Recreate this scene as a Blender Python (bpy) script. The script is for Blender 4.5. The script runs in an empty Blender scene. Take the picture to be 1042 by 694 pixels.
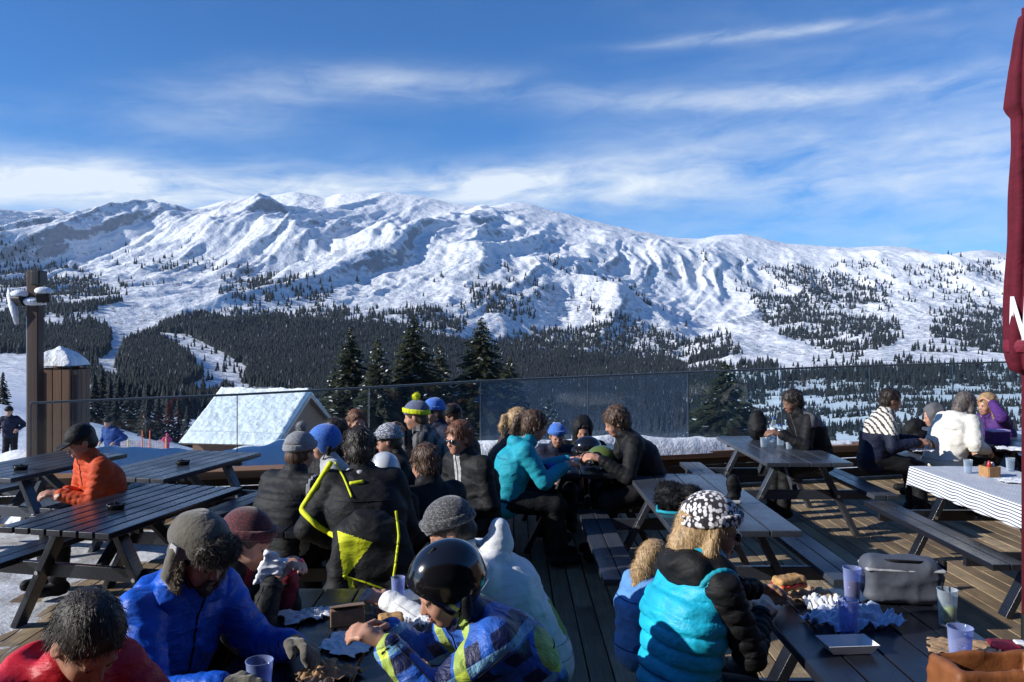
import bpy, bmesh, math, random
import numpy as np
from mathutils import Vector, Matrix, Euler
random.seed(7); rng = np.random.default_rng(11)
S = bpy.context.scene
COL = S.collection
F = 850.0; CX = 521.0; HY = 333.0; CZ = 2.0     # lens, picture centre, horizon row, eye height
rad = math.radians

def PX(px, Y): return (px - CX) / F * Y
def PZ(py, Y): return CZ - (py - HY) / F * Y
def P(px, py, Y): return Vector((PX(px, Y), Y, PZ(py, Y)))

# ---------------------------------------------------------------- numpy noise
def _hash(ix, iy, iz=0, seed=0):
    h = (ix.astype(np.int64) * 374761393 + iy.astype(np.int64) * 668265263 + np.int64(iz if np.isscalar(iz) else 0) * 2147483647 + seed * 974711)
    if not np.isscalar(iz): h = h + iz.astype(np.int64) * 1274126177
    h = (h ^ (h >> 13)) * 1274126177
    h = h & 0x7fffffff
    h = (h ^ (h >> 16)) * 73856093
    return (h & 0xffff) / 65535.0
def vnoise2(x, y, seed=0):
    ix = np.floor(x); iy = np.floor(y); fx = x - ix; fy = y - iy
    ux = fx*fx*fx*(fx*(fx*6-15)+10); uy = fy*fy*fy*(fy*(fy*6-15)+10)
    a = _hash(ix, iy, 0, seed); b = _hash(ix+1, iy, 0, seed); c = _hash(ix, iy+1, 0, seed); d = _hash(ix+1, iy+1, 0, seed)
    return (a*(1-ux)+b*ux)*(1-uy) + (c*(1-ux)+d*ux)*uy
def fbm2(x, y, o=4, seed=0, ridged=False):
    s = 0; a = 1; t = 0
    for i in range(o):
        n = vnoise2(x*2**i + 17.3*i, y*2**i - 9.1*i, seed+i)
        if ridged: n = 1 - np.abs(2*n-1)
        s = s + a*n; t += a; a *= .5
    return s/t
def vnoise3(x, y, z, seed=0):
    ix = np.floor(x); iy = np.floor(y); iz = np.floor(z); fx = x-ix; fy = y-iy; fz = z-iz
    ux = fx*fx*(3-2*fx); uy = fy*fy*(3-2*fy); uz = fz*fz*(3-2*fz)
    r = 0
    for dx in (0,1):
        for dy in (0,1):
            for dz in (0,1):
                w = (ux if dx else 1-ux)*(uy if dy else 1-uy)*(uz if dz else 1-uz)
                r = r + w*_hash(ix+dx, iy+dy, iz+dz, seed)
    return r

# ---------------------------------------------------------------- objects
def tag(o, label=None, cat=None, group=None, kind=None):
    if label: o['label'] = label
    if cat: o['category'] = cat
    if group: o['group'] = group
    if kind: o['kind'] = kind
    return o
def thing(name, loc=(0,0,0), rz=0, label=None, cat=None, group=None):
    o = bpy.data.objects.new(name, None); COL.objects.link(o)
    o.location = loc; o.rotation_euler = (0,0,rz); o.empty_display_size = .1
    return tag(o, label, cat, group)
def link(name, me, mat, parent=None, smooth=False):
    o = bpy.data.objects.new(name, me); COL.objects.link(o)
    if mat:
        for m in (mat if isinstance(mat, (list, tuple)) else [mat]): me.materials.append(m)
    if smooth: me.polygons.foreach_set('use_smooth', [True]*len(me.polygons))
    o.parent = parent
    return o
def npmesh(name, v, f, mat, parent=None, smooth=False):
    """v (N,3), f (M,k) array"""
    v = np.asarray(v, np.float32); f = np.asarray(f, np.int32)
    me = bpy.data.meshes.new(name); k = f.shape[1]
    me.vertices.add(len(v)); me.vertices.foreach_set('co', v.ravel())
    me.loops.add(f.size); me.loops.foreach_set('vertex_index', f.ravel())
    me.polygons.add(len(f)); me.polygons.foreach_set('loop_start', np.arange(0, f.size, k, dtype=np.int32))
    me.polygons.foreach_set('loop_total', np.full(len(f), k, np.int32))
    me.update(calc_edges=True); me.validate()
    return link(name, me, mat, parent, smooth)
def obj(name, bm, mat, parent=None, smooth=False, bevel=0, segs=2):
    me = bpy.data.meshes.new(name); bm.to_mesh(me); bm.free()
    o = link(name, me, mat, parent, smooth)
    if bevel:
        m = o.modifiers.new('b', 'BEVEL'); m.width = bevel; m.segments = segs; m.limit_method = 'ANGLE'
        o.modifiers.new('w', 'WEIGHTED_NORMAL')
    return o
def copy_tree(o, parent=None):
    c = o.copy(); COL.objects.link(c); c.parent = parent
    for ch in list(o.children): copy_tree(ch, c)
    return c

def box(bm, c, s, R=None):
    """box with centre c, full size s"""
    M = Matrix.Translation(Vector(c)) @ (R.to_4x4() if R is not None else Matrix()) @ Matrix.Diagonal((s[0], s[1], s[2], 1))
    return bmesh.ops.create_cube(bm, size=1, matrix=M)['verts']
def frame_from(d, up=(0,0,1)):
    d = Vector(d).normalized(); up = Vector(up)
    if abs(d.dot(up)) > .98: up = Vector((1,0,0))
    x = up.cross(d).normalized(); y = d.cross(x)
    return Matrix((x, y, d)).transposed()
def bar(bm, a, b, w, h, up=(0,0,1)):
    """rectangular bar from a to b, w across, h along up"""
    a = Vector(a); b = Vector(b); R = frame_from(b-a, up)
    return box(bm, (a+b)/2, (w, h, (b-a).length), R)
def tube(bm, pts, r, n=8, caps=True):
    pts = [Vector(p) for p in pts]; rs = r if isinstance(r, (list, tuple)) else [r]*len(pts)
    rings = []
    for i, p in enumerate(pts):
        d = (pts[min(i+1, len(pts)-1)] - pts[max(i-1, 0)])
        R = frame_from(d)
        rings.append([bm.verts.new(p + R @ Vector((math.cos(2*math.pi*k/n)*rs[i], math.sin(2*math.pi*k/n)*rs[i], 0))) for k in range(n)])
    for a, b in zip(rings, rings[1:]):
        for k in range(n): bm.faces.new((a[k], a[(k+1)%n], b[(k+1)%n], b[k]))
    if caps:
        bm.faces.new(rings[0][::-1]); bm.faces.new(rings[-1])
def lathe(bm, prof, n=20, c=(0,0,0)):
    rings = [[bm.verts.new((c[0]+r*math.cos(2*math.pi*k/n), c[1]+r*math.sin(2*math.pi*k/n), c[2]+z)) for k in range(n)] for r, z in prof]
    for a, b in zip(rings, rings[1:]):
        for k in range(n): bm.faces.new((a[k], a[(k+1)%n], b[(k+1)%n], b[k]))
    return rings

# ---------------------------------------------------------------- materials
class NT:
    def __init__(s, tree): s.t = tree; s.n = tree.nodes; s.l = tree.links
    def node(s, typ, **kw):
        n = s.n.new(typ)
        for k, v in kw.items():
            if k.startswith('i_'):
                inp = n.inputs[k[2:].replace('_', ' ')] if not k[2:].isdigit() else n.inputs[int(k[2:])]
                if hasattr(v, 'is_linked') or isinstance(v, bpy.types.NodeSocket): s.l.new(v, inp)
                else: inp.default_value = v
            else: setattr(n, k, v)
        return n
    def m(s, op, a, b=0.0, c=0.0, clamp=False):
        n = s.n.new('ShaderNodeMath'); n.operation = op; n.use_clamp = clamp
        for i, v in enumerate((a, b, c)):
            if isinstance(v, bpy.types.NodeSocket): s.l.new(v, n.inputs[i])
            else: n.inputs[i].default_value = v
        return n.outputs[0]
    def ramp(s, fac, stops, interp='LINEAR'):
        n = s.n.new('ShaderNodeValToRGB'); s.l.new(fac, n.inputs[0]); cr = n.color_ramp; cr.interpolation = interp
        while len(cr.elements) < len(stops): cr.elements.new(.5)
        for e, (p, c) in zip(cr.elements, stops):
            e.position = p; e.color = (c, c, c, 1) if not isinstance(c, (tuple, list)) else (*c, 1)
        return n.outputs[0]
    def noise(s, vec, scale, detail=4, rough=.55, dist=0, out=0):
        n = s.n.new('ShaderNodeTexNoise'); n.inputs['Scale'].default_value = scale; n.inputs['Detail'].default_value = detail
        n.inputs['Roughness'].default_value = rough; n.inputs['Distortion'].default_value = dist
        if vec is not None: s.l.new(vec, n.inputs['Vector'])
        return n.outputs[out]
    def mapping(s, vec, scale=(1,1,1), loc=(0,0,0), rot=(0,0,0)):
        n = s.n.new('ShaderNodeMapping'); s.l.new(vec, n.inputs[0]); n.inputs['Scale'].default_value = scale
        n.inputs['Location'].default_value = loc; n.inputs['Rotation'].default_value = rot
        return n.outputs[0]
    def mix(s, fac, a, b, mode='MIX'):
        n = s.n.new('ShaderNodeMix'); n.data_type = 'RGBA'; n.blend_type = mode
        for i, v in ((0, fac), (6, a), (7, b)):
            if isinstance(v, bpy.types.NodeSocket): s.l.new(v, n.inputs[i])
            else: n.inputs[i].default_value = v if i == 0 else ((*v, 1) if len(v) == 3 else v)
        return n.outputs[2]
def newmat(name):
    m = bpy.data.materials.new(name); m.use_nodes = True; t = NT(m.node_tree)
    return m, t, m.node_tree.nodes['Principled BSDF']
def setp(t, b, **kw):
    for k, v in kw.items():
        inp = b.inputs[k.replace('_', ' ')]
        if isinstance(v, bpy.types.NodeSocket): t.l.new(v, inp)
        else: inp.default_value = (*v, 1) if isinstance(v, (tuple, list)) and len(v) == 3 and inp.type == 'RGBA' else v
def bump(t, b, h, strength=.3, dist=.01):
    n = t.node('ShaderNodeBump'); n.inputs['Strength'].default_value = strength; n.inputs['Distance'].default_value = dist
    t.l.new(h, n.inputs['Height']); t.l.new(n.outputs[0], b.inputs['Normal'])
def coord(t, out='Object'): return t.n.new('ShaderNodeTexCoord').outputs[out]

def simple(name, col, rough=.7, var=.25, scale=12, bs=.2, bd=.004, metal=0, spec=.5, coat=0, sheen=0, trans=0, bscale=None):
    m, t, b = newmat(name); c = coord(t)
    n = t.noise(c, scale, 5)
    f = t.ramp(n, [(.25, 1-var), (.75, 1+var*.6)])
    colr = t.mix(1.0, col, f, 'MULTIPLY')
    setp(t, b, Base_Color=colr, Roughness=rough, Metallic=metal)
    b.inputs['Specular IOR Level'].default_value = spec
    b.inputs['Coat Weight'].default_value = coat
    b.inputs['Sheen Weight'].default_value = sheen
    b.inputs['Transmission Weight'].default_value = trans
    if bs: bump(t, b, t.noise(c, bscale or scale*5, 3), bs, bd)
    return m
def fabric(name, col, rough=.7, var=.2, wrinkle=.5, col2=None, thresh=.55, scale2=3, sheen=.0, spec=.3):
    """nylon or wool cloth: wrinkles, fine weave, slight colour wear"""
    m, t, b = newmat(name); c = coord(t)
    n = t.noise(c, 9, 6, .6); f = t.ramp(n, [(.3, 1-var), (.7, 1+var)])
    base = t.mix(1.0, col, f, 'MULTIPLY')
    if col2:
        k = t.ramp(t.noise(c, scale2, 2), [(thresh-.02, 0), (thresh+.02, 1)])
        base = t.mix(k, base, col2)
    setp(t, b, Base_Color=base, Roughness=rough); b.inputs['Sheen Weight'].default_value = sheen
    b.inputs['Specular IOR Level'].default_value = spec
    w = t.noise(t.mapping(c, (1, 1, 1.8)), 9, 3, .5, .4)
    w2 = t.noise(c, 160, 2)
    bump(t, b, t.m('ADD', t.m('MULTIPLY', w, 1.0), t.m('MULTIPLY', w2, .06)), wrinkle, .03)
    return m
def wood(name, col, axis=1, rough=.6, var=.35, gscale=3.0, spec=.5, coat=0, bs=.35):
    """grain along one axis"""
    m, t, b = newmat(name); c = coord(t)
    sc = [26, 26, 26]; sc[axis] = 1.2
    n = t.noise(t.mapping(c, tuple(sc)), gscale*.6, 6, .65, .6)
    n2 = t.noise(c, 1.7, 4)
    isl = t.n.new('ShaderNodeNewGeometry').outputs['Random Per Island']
    f = t.m('ADD', t.m('MULTIPLY', n, 1.0), t.m('MULTIPLY', n2, .5))
    f = t.m('ADD', f, t.m('MULTIPLY', t.m('SUBTRACT', isl, .5), .45))
    fr = t.ramp(f, [(.35, 1-var), (.75, 1), (1.0, 1+var)])
    setp(t, b, Base_Color=t.mix(1.0, col, fr, 'MULTIPLY'), Roughness=t.ramp(n2, [(.3, rough-.15), (.7, rough+.12)]))
    b.inputs['Specular IOR Level'].default_value = spec; b.inputs['Coat Weight'].default_value = coat
    bump(t, b, n, bs, .004)
    return m
M = {}

# ---------------------------------------------------------------- camera, world, sun
cam = bpy.data.cameras.new('camera'); co = bpy.data.objects.new('camera', cam); COL.objects.link(co)
co.location = (0, 0, CZ); co.rotation_euler = (rad(90), 0, 0)
cam.sensor_width = 36; cam.lens = 36*F/1042; cam.shift_y = -(347-HY)/1042; cam.clip_start = .05; cam.clip_end = 40000
S.camera = co
SUN_AZ = Vector((-.965, -.26)).normalized(); SUN_EL = rad(25)
sd = bpy.data.lights.new('sun', 'SUN'); so = bpy.data.objects.new('sun', sd); COL.objects.link(so)
sd.energy = 5.0; sd.angle = rad(.5); sd.color = (1, .955, .88)
tosun = Vector((SUN_AZ.x*math.cos(SUN_EL), SUN_AZ.y*math.cos(SUN_EL), math.sin(SUN_EL)))
so.rotation_euler = tosun.to_track_quat('Z', 'Y').to_euler(); so.location = tosun*50
W = bpy.data.worlds.new('World'); S.world = W; W.use_nodes = True
t = NT(W.node_tree); bg = t.n['Background']
sky = t.node('ShaderNodeTexSky', sky_type='NISHITA'); sky.sun_disc = False
sky.sun_elevation = SUN_EL; sky.sun_rotation = math.atan2(SUN_AZ.x, SUN_AZ.y) % (2*math.pi)
sky.altitude = 2200; sky.air_density = 1.0; sky.dust_density = .25; sky.ozone_density = 3.0
d = coord(t, 'Generated')
sep = t.node('ShaderNodeSeparateXYZ'); t.l.new(d, sep.inputs[0]); x, y, z = sep.outputs
az = t.m('ARCTAN2', x, y)                       # compass bearing of the view direction
el = t.m('DIVIDE', z, t.m('SQRT', t.m('ADD', t.m('MULTIPLY', x, x), t.m('MULTIPLY', y, y))))
def gauss(v, c, w):
    q = t.m('DIVIDE', t.m('SUBTRACT', v, c), w); return t.m('EXPONENT', t.m('MULTIPLY', t.m('MULTIPLY', q, q), -1.0))
def comb(a, b, c=0.0):
    n = t.node('ShaderNodeCombineXYZ')
    for i, v in enumerate((a, b, c)):
        if isinstance(v, bpy.types.NodeSocket): t.l.new(v, n.inputs[i])
        else: n.inputs[i].default_value = v
    return n.outputs[0]
pv = comb(az, t.m('SUBTRACT', el, t.m('MULTIPLY', az, .06)))
n1 = t.noise(t.mapping(pv, (3.2, 17, 1), (3.1, .7, 0)), 1.0, 7, .6, .5)
n2 = t.noise(t.mapping(pv, (11, 34, 1), (1.3, 2.2, 0), (0, 0, .12)), 1.0, 8, .62, .6)
n3 = t.noise(t.mapping(pv, (2.0, 7, 1), (7.7, 1.2, 0)), 1.0, 5, .5, .4)
nn = t.m('ADD', t.m('MULTIPLY', n1, .55), t.m('MULTIPLY', n2, .45))
# low cloud bank over the left ridge, veil on the right, single streaks higher up
wob = t.m('MULTIPLY', t.m('SUBTRACT', n3, .5), .06)
elw = t.m('ADD', el, wob)
ban1 = t.m('MULTIPLY', gauss(t.m('ADD', elw, t.m('MULTIPLY', az, -.015)), .166, .025), t.ramp(t.m('ADD', t.m('MULTIPLY', az, -1), .5), [(.22, 0), (.5, 1)]))
ban2 = t.m('MULTIPLY', gauss(elw, .175, .075), t.ramp(az, [(-.05, 0), (.28, .72)]))
ban3 = t.m('MULTIPLY', gauss(elw, .268, .016), gauss(az, .32, .26))
ban4 = t.m('MULTIPLY', gauss(t.m('SUBTRACT', el, t.m('MULTIPLY', wob, .4)), .333, .007), gauss(az, .30, .13))
ban5 = t.m('MULTIPLY', gauss(elw, .285, .022), gauss(az, -.12, .14))
ban6 = t.m('MULTIPLY', gauss(t.m('ADD', elw, t.m('MULTIPLY', az, -.15)), .30, .03), gauss(az, -.33, .12))
band = t.m('ADD', t.m('ADD', t.m('MULTIPLY', ban1, 1.55), t.m('MULTIPLY', ban2, .95)), t.m('ADD', t.m('MULTIPLY', ban3, .7), t.m('ADD', t.m('MULTIPLY', ban4, .7), t.m('ADD', t.m('MULTIPLY', ban5, .5), t.m('MULTIPLY', ban6, .35)))))
veil = t.m('MULTIPLY', t.ramp(n3, [(.5, 0), (.85, .25)]), t.ramp(el, [(.15, 1), (.9, .3)]))
dens = t.m('MULTIPLY', t.m('ADD', band, veil), t.m('ADD', t.ramp(nn, [(.36, 0.05), (.68, 1.15)]), t.m('MULTIPLY', ban1, .16)))
dens = t.m('MINIMUM', t.m('MULTIPLY', dens, 1.0), .93)
dens = t.m('MULTIPLY', dens, t.ramp(el, [(.0, 0), (.06, 1)]))
skyc = t.mix(1.0, sky.outputs[0], (.62, 1.24, 1.84), 'MULTIPLY')
colr = t.mix(dens, skyc, (10.2, 11.2, 12.2))
t.l.new(colr, bg.inputs[0]); bg.inputs[1].default_value = .070
vs = S.view_settings; vs.view_transform = 'Standard'; vs.look = 'None'; vs.gamma = 1; vs.exposure = .30
S.cycles.use_denoising = True
S.cycles.max_bounces = 8; S.cycles.transparent_max_bounces = 16
S.cycles.sample_clamp_indirect = 4

# ---------------------------------------------------------------- terrain
CPX = np.array([-600, -200, 0, 100, 200, 300, 400, 500, 600, 700, 800, 900, 1042, 1250, 1700], float)
ROWS = [
 (9,    [470,470,470,470,480,560,620,640,640,640,640,640,640,640,640]),
 (11,   [474,474,476,480,495,560,620,640,640,640,640,640,640,640,640]),
 (14,   [476,476,478,482,500,555,600,620,620,620,620,620,620,620,620]),
 (22,   [470,472,478,484,494,515,540,560,580,580,570,560,560,560,560]),
 (40,   [425,430,440,454,470,490,505,515,520,520,510,500,500,500,500]),
 (60,   [398,405,414,434,456,480,490,495,500,500,490,480,480,480,480]),
 (100,  [402,406,413,436,462,482,488,488,488,484,478,472,470,470,470]),
 (180,  [395,400,410,430,456,474,480,480,478,472,464,458,452,450,450]),
 (350,  [385,392,400,415,436,452,460,462,462,457,444,434,428,420,420]),
 (700,  [370,378,385,395,407,420,436,442,442,432,417,407,402,395,395]),
 (1200, [350,355,360,366,376,390,404,412,412,402,388,380,378,372,372]),
 (1800, [322,325,330,335,342,350,358,368,378,380,368,360,360,358,358]),
 (2500, [296,298,300,304,304,306,312,322,337,352,342,334,338,338,338]),
 (3200, [266,268,270,272,268,264,266,276,296,320,312,306,310,313,313]),
 (4000, [236,238,240,244,240,232,234,240,257,282,278,276,284,287,287]),
]
SKX = [-600,-200,-60,0,30,45,60,80,105,120,140,150,165,190,203,215,235,262,285,300,315,330,345,360,385,420,440,455,475,500,520,540,556,580,605,625,650,672,690,712,735,755,775,800,830,860,900,930,945,962,980,1000,1020,1042,1250,1700]
SKY = [215,220,212,214,216,212,213,220,220,216,211,210,213,214,211,208,203,200,196,193,196,200,195,194,196,197,201,204,208,209,206,208,213,220,226,231,237,240,243,244,240,239,243,248,250,252,250,252,256,260,257,255,258,262,258,262]
LY = np.log(np.array([r[0] for r in ROWS] + [5000, 6000, 7500, 9000], float))
def base_y(px, Y):
    """picture row the ground is meant to reach at bearing px and distance Y (smooth table)"""
    px = np.asarray(px, float); lY = np.log(np.asarray(Y, float))
    tab = np.stack([np.interp(px, CPX, r[1]) for r in ROWS] + [np.interp(px, SKX, SKY)])
    z5 = (HY - tab[-1])
    tab = np.concatenate([tab, (HY - z5*.62)[None], (HY - z5*.35)[None], (HY - z5*.2)[None]])
    i = np.clip(np.searchsorted(LY, lY, side='right')-1, 0, len(LY)-2)
    f = np.clip((lY - LY[i]) / (LY[i+1]-LY[i]), 0, 1)
    shp = np.broadcast(px, lY).shape
    i = np.broadcast_to(i, shp); f = np.broadcast_to(f, shp)
    ar = np.arange(tab.shape[1])
    g = np.broadcast_to(ar, shp) if tab.ndim == 2 else None
    return tab[i, g]*(1-f) + tab[i+1, g]*f
def smooth_px(nu, lo, hi): return np.linspace(lo, hi, nu)
NU = 1200
pxs = np.linspace(-560, 1660, NU)
Ys = np.concatenate([np.exp(np.linspace(math.log(9.0), math.log(1500), 230, endpoint=False)), np.linspace(1500, 5400, 440, endpoint=False), np.exp(np.linspace(math.log(5400), math.log(8800), 24))]); NV = len(Ys)
PXg, Yg = np.meshgrid(pxs, Ys)
Xg = (PXg - CX)/F*Yg
yb = np.stack([base_y(pxs, np.full(NU, Yv)) for Yv in Ys])
# smooth the table a little across bearings and distance (not the skyline rows)
Zg = CZ - (yb - HY)/F*Yg
def blur(a, n, ax):
    for _ in range(n):
        a = (np.roll(a, 1, ax) + 2*a + np.roll(a, -1, ax))/4 if False else np.apply_along_axis(lambda v: np.convolve(np.pad(v, 1, 'edge'), [.25, .5, .25], 'valid'), ax, a)
    return a
wfar = np.clip((Yg-2500)/2000, 0, 1)
Zs = blur(blur(Zg, 40, 0), 10, 1)
Zg = Zs*(1-wfar*.55) + Zg*wfar*.55
# relief: spurs and gullies that run down the fall line, growing with distance
Xw = Xg + 140*(fbm2(Xg/900, Yg/900, 3, 5)-.5)*2
def spur(x, y, o, seed):
    s = 0; a = 1; t_ = 0; wgt = 1
    for i in range(o):
        n = (1 - np.abs(2*vnoise2(x*2.03**i + 17.3*i, y*1.7**i - 9.1*i, seed+i)-1))**1.6
        s = s + a*n*wgt; wgt = np.clip(n*1.6, 0, 1); t_ += a; a *= .52
    return s/t_
skew = Xw - .30*(Yg-4000)
wx = skew + 45*(fbm2(Xg/230, Yg/230, 3, 15)-.5)*2; wy = Yg + 60*(fbm2(Xg/260+9, Yg/260, 3, 16)-.5)*2
big = spur(wx/700, wy/2100 + .2*wx/700, 6, 21) - .35
mid = spur(wx/240 + 5, wy/950, 6, 33) - .35
sml = fbm2(Xg/75, Yg/95, 5, 44, True) - .6
amp = np.clip((Yg-1500)/2300, 0, 1)
nearridge = np.where(Yg < 5000, 1 - .93*np.exp(-((Yg-5000)/720)**2), .07)
leftw = 1 - .50*np.clip((PXg-690)/120, 0, 1)
lump = .6+.8*fbm2(Xg/1300+2, Yg/1500, 2, 99)
Zg = Zg + amp*nearridge*leftw*lump*(big*380 + mid*52*(1-.85*np.clip((PXg-560)/90, 0, 1))) + np.clip((Yg-500)/2200, 0, 1)*(.45+.55*nearridge)*sml*19
Zg = Zg + np.clip((Yg-60)/400, 0, 1)*(fbm2(Xg/160, Yg/160, 3, 61)-.5)*9*np.clip((1800-Yg)/1200, 0, 1)
Zg = Zg + np.clip(Yg/40, 0, 1)*(fbm2(Xg/6, Yg/6, 3, 62)-.5)*.35*np.clip((200-Yg)/100, 0, 1)
def groundZ(px, Y):
    """ground height from the finished terrain grid"""
    px = np.asarray(px, float); Y = np.asarray(Y, float)
    a = np.clip((px-pxs[0])/(pxs[1]-pxs[0]), 0, NU-1.001); b = np.clip(np.interp(Y, Ys, np.arange(NV)), 0, NV-1.001)
    i = a.astype(int); j = b.astype(int); fa = a-i; fb = b-j
    return (Zg[j,i]*(1-fa)+Zg[j,i+1]*fa)*(1-fb) + (Zg[j+1,i]*(1-fa)+Zg[j+1,i+1]*fa)*fb
def gz(X, Y): return float(groundZ(CX + X/Y*F, Y))

# snow with rock, brush and ski tracks
m, t, b = newmat('snow_ground'); geo = t.n.new('ShaderNodeNewGeometry'); pos = geo.outputs['Position']
sp = t.node('ShaderNodeSeparateXYZ'); t.l.new(geo.outputs['Normal'], sp.inputs[0])
ps = t.node('ShaderNodeSeparateXYZ'); t.l.new(pos, ps.inputs[0])
far = t.ramp(t.m('DIVIDE', ps.outputs[1], 3000), [(.1, 0), (.4, 1)])
steep = t.m('SUBTRACT', 1.0, sp.outputs[2])
nA = t.noise(pos, .022, 9, .8); nB = t.noise(pos, .0022, 4, .5); nC = t.noise(pos, .06, 6, .7)
rk = t.m('ADD', t.m('MULTIPLY', steep, 1.1), t.m('ADD', t.m('MULTIPLY', t.m('SUBTRACT', nA, .5), 1.25), t.m('MULTIPLY', t.m('SUBTRACT', nB, .5), .9)))
rock = t.m('MULTIPLY', t.ramp(rk, [(.355, 0), (.50, .8)]), far)
brush = t.m('MULTIPLY', t.m('MULTIPLY', t.ramp(nC, [(.50, 0), (.60, .7)]), t.ramp(nB, [(.34, 0), (.5, 1)])), far)
lower = t.ramp(t.m('DIVIDE', ps.outputs[2], 500), [(.0, 1), (.9, .0)])
cov = t.m('MAXIMUM', rock, t.m('MULTIPLY', brush, lower))
snowc = t.ramp(t.noise(pos, .4, 5), [(.3, (.74, .78, .84)), (.7, (.84, .86, .89))])
rockc = t.ramp(nC, [(.3, (.07, .075, .09)), (.7, (.20, .21, .24))])
setp(t, b, Base_Color=t.mix(cov, snowc, rockc), Roughness=.65); b.inputs['Specular IOR Level'].default_value = .25
h = t.m('ADD', t.m('MULTIPLY', t.noise(pos, .03, 8, .65), 14.0), t.m('MULTIPLY', t.noise(pos, 1.2, 4), .25))
bm_ = t.node('ShaderNodeBump'); bm_.inputs['Strength'].default_value = .85; bm_.inputs['Distance'].default_value = 1.0
hh = t.m('ADD', t.m('MULTIPLY', t.m('MULTIPLY', t.noise(pos, .03, 8, .65), 14.0), far), t.m('MULTIPLY', t.noise(pos, 1.1, 5), .22))
t.l.new(hh, bm_.inputs['Height']); t.l.new(bm_.outputs[0], b.inputs['Normal'])
M['ground'] = m
idx = np.arange(NU*NV).reshape(NV, NU)
quads = np.stack([idx[:-1,:-1], idx[:-1,1:], idx[1:,1:], idx[1:,:-1]], -1).reshape(-1, 4)
V = np.stack([Xg, Yg, Zg], -1).reshape(-1, 3)
# skirt so the ground also runs under and behind the terrace
g = npmesh('snowy_ground', V, quads, M['ground'], None, True); tag(g, kind='structure')
sk = bmesh.new(); s_ = 60
vs_ = [sk.verts.new(p) for p in ((-4000,-4000,-3.2),(4000,-4000,-3.2),(4000,9.6,-3.2),(-4000,9.6,-3.2))]; sk.faces.new(vs_)
o = obj('snow_field', sk, M['ground']); tag(o, kind='structure')

# ---------------------------------------------------------------- forests
M['needles_far'] = simple('needles_far', (.006, .011, .012), .9, .5, .05, 0)
M['needles'] = None
def pip(px, py, poly):
    poly = np.array(poly, float); c = np.zeros(px.shape, bool); j = len(poly)-1
    for i in range(len(poly)):
        xi, yi = poly[i]; xj, yj = poly[j]
        c ^= ((yi > py) != (yj > py)) & (px < (xj-xi)*(py-yi)/(yj-yi+1e-9)+xi); j = i
    return c
DENSE = [   # outlines of the woods on the valley side, as bearings and heights
 [(95,405),(120,388),(128,350),(140,335),(155,345),(172,360),(215,385),(228,405),(300,412),(180,440),(95,430)],
 [(160,345),(185,328),(225,322),(260,325),(345,322),(400,330),(445,350),(480,352),(560,336),(600,334),(640,350),(685,376),(690,440),(330,440),(300,405),(262,392),(225,372),(200,362)],
 [(-250,330),(60,334),(80,333),(112,340),(110,362),(60,366),(20,360),(-250,366)],
 [(395,325),(430,318),(470,330),(470,345),(400,340)],
 [(88,380),(120,395),(200,428),(205,446),(150,432),(88,420)],
]
MED = [
 [(770,300),(800,278),(850,272),(880,288),(905,310),(915,345),(870,358),(820,350),(790,330)],
 [(225,285),(250,276),(300,286),(345,305),(350,318),(270,315),(230,300)],
 [(560,345),(610,325),(650,345),(660,360),(690,378),(560,378)],
 [(940,325),(1042,320),(1300,320),(1300,372),(930,366),(925,350)],
 [(700,350),(760,358),(800,376),(690,380),(640,350),(600,310),(640,318)],
 [(330,380),(720,380),(800,430),(740,455),(330,455)],
 [(0,245),(60,262),(120,300),(80,320),(0,300),(-250,300),(-250,250)],
 [(480,290),(540,280),(560,320),(520,330),(480,310)],
]
SPARSE = [
 [(740,380),(1300,374),(1300,446),(740,446)],
 [(690,250),(760,246),(900,262),(1042,270),(1300,270),(1300,372),(700,380),(740,330),(720,300)],
 [(200,270),(380,285),(450,318),(470,345),(180,330),(230,300)],
 [(440,280),(600,265),(700,330),(690,380),(450,350)],
 [(0,235),(180,250),(210,280),(130,320),(0,330),(-250,330),(-250,235)],
 
]
HOLES = [   # pistes and bare snow strips
 [(722,255),(760,250),(745,290),(760,325),(800,345),(860,362),(700,372),(760,360),(735,330),(715,300)],
 [(905,300),(945,318),(948,345),(900,372),(870,368),(920,345),(918,320)],
 [(158,338),(192,340),(254,374),(246,390),(215,408),(172,408),(206,382),(196,366)],
 [(100,312),(165,300),(180,318),(135,345),(118,352),(112,335)],
 [(115,352),(130,345),(118,372),(105,384),(90,380)],
 [(180,300),(225,300),(235,315),(175,325),(145,345),(120,352),(140,330)],
]
N = 330000
cpx = rng.uniform(-260, 1300, N); cY = np.sqrt(rng.uniform(160**2, 4300**2, N)); cY = np.where(rng.random(N) < .25, rng.uniform(160, 1400, N), cY)
n3_ = 210000; cpx = np.concatenate([cpx, rng.uniform(-260, 740, n3_)]); cY = np.concatenate([cY, np.sqrt(rng.uniform(600**2, 2000**2, n3_))]); N += n3_
cz = groundZ(cpx, cY); cpy = HY - (cz-CZ)/cY*F
cl = fbm2((cpx-CX)/F*cY/120, cY/160, 3, 91)
cl2 = fbm2((cpx-CX)/F*cY/420, cY/520, 3, 95)
dn = np.zeros(N)
rx, ry = cpx.copy(), cpy.copy()
cpx = cpx + (cl-.5)*34 + rng.normal(0, 3, N); cpy = cpy + (cl2-.5)*26 + rng.normal(0, 2.5, N)
for p in SPARSE: dn = np.maximum(dn, pip(cpx, cpy, p)*.30*np.clip((cl-.45)*5, .02, 1)*np.clip((cl2-.40)*6, .08, 1))
for p in MED: dn = np.maximum(dn, pip(cpx, cpy, p)*.62*np.clip((cl-.36)*6, .05, 1))
for p in DENSE: dn = np.maximum(dn, pip(cpx, cpy, p)*np.clip((cl-.20)*6, .42, 1)*1.0)
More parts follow.
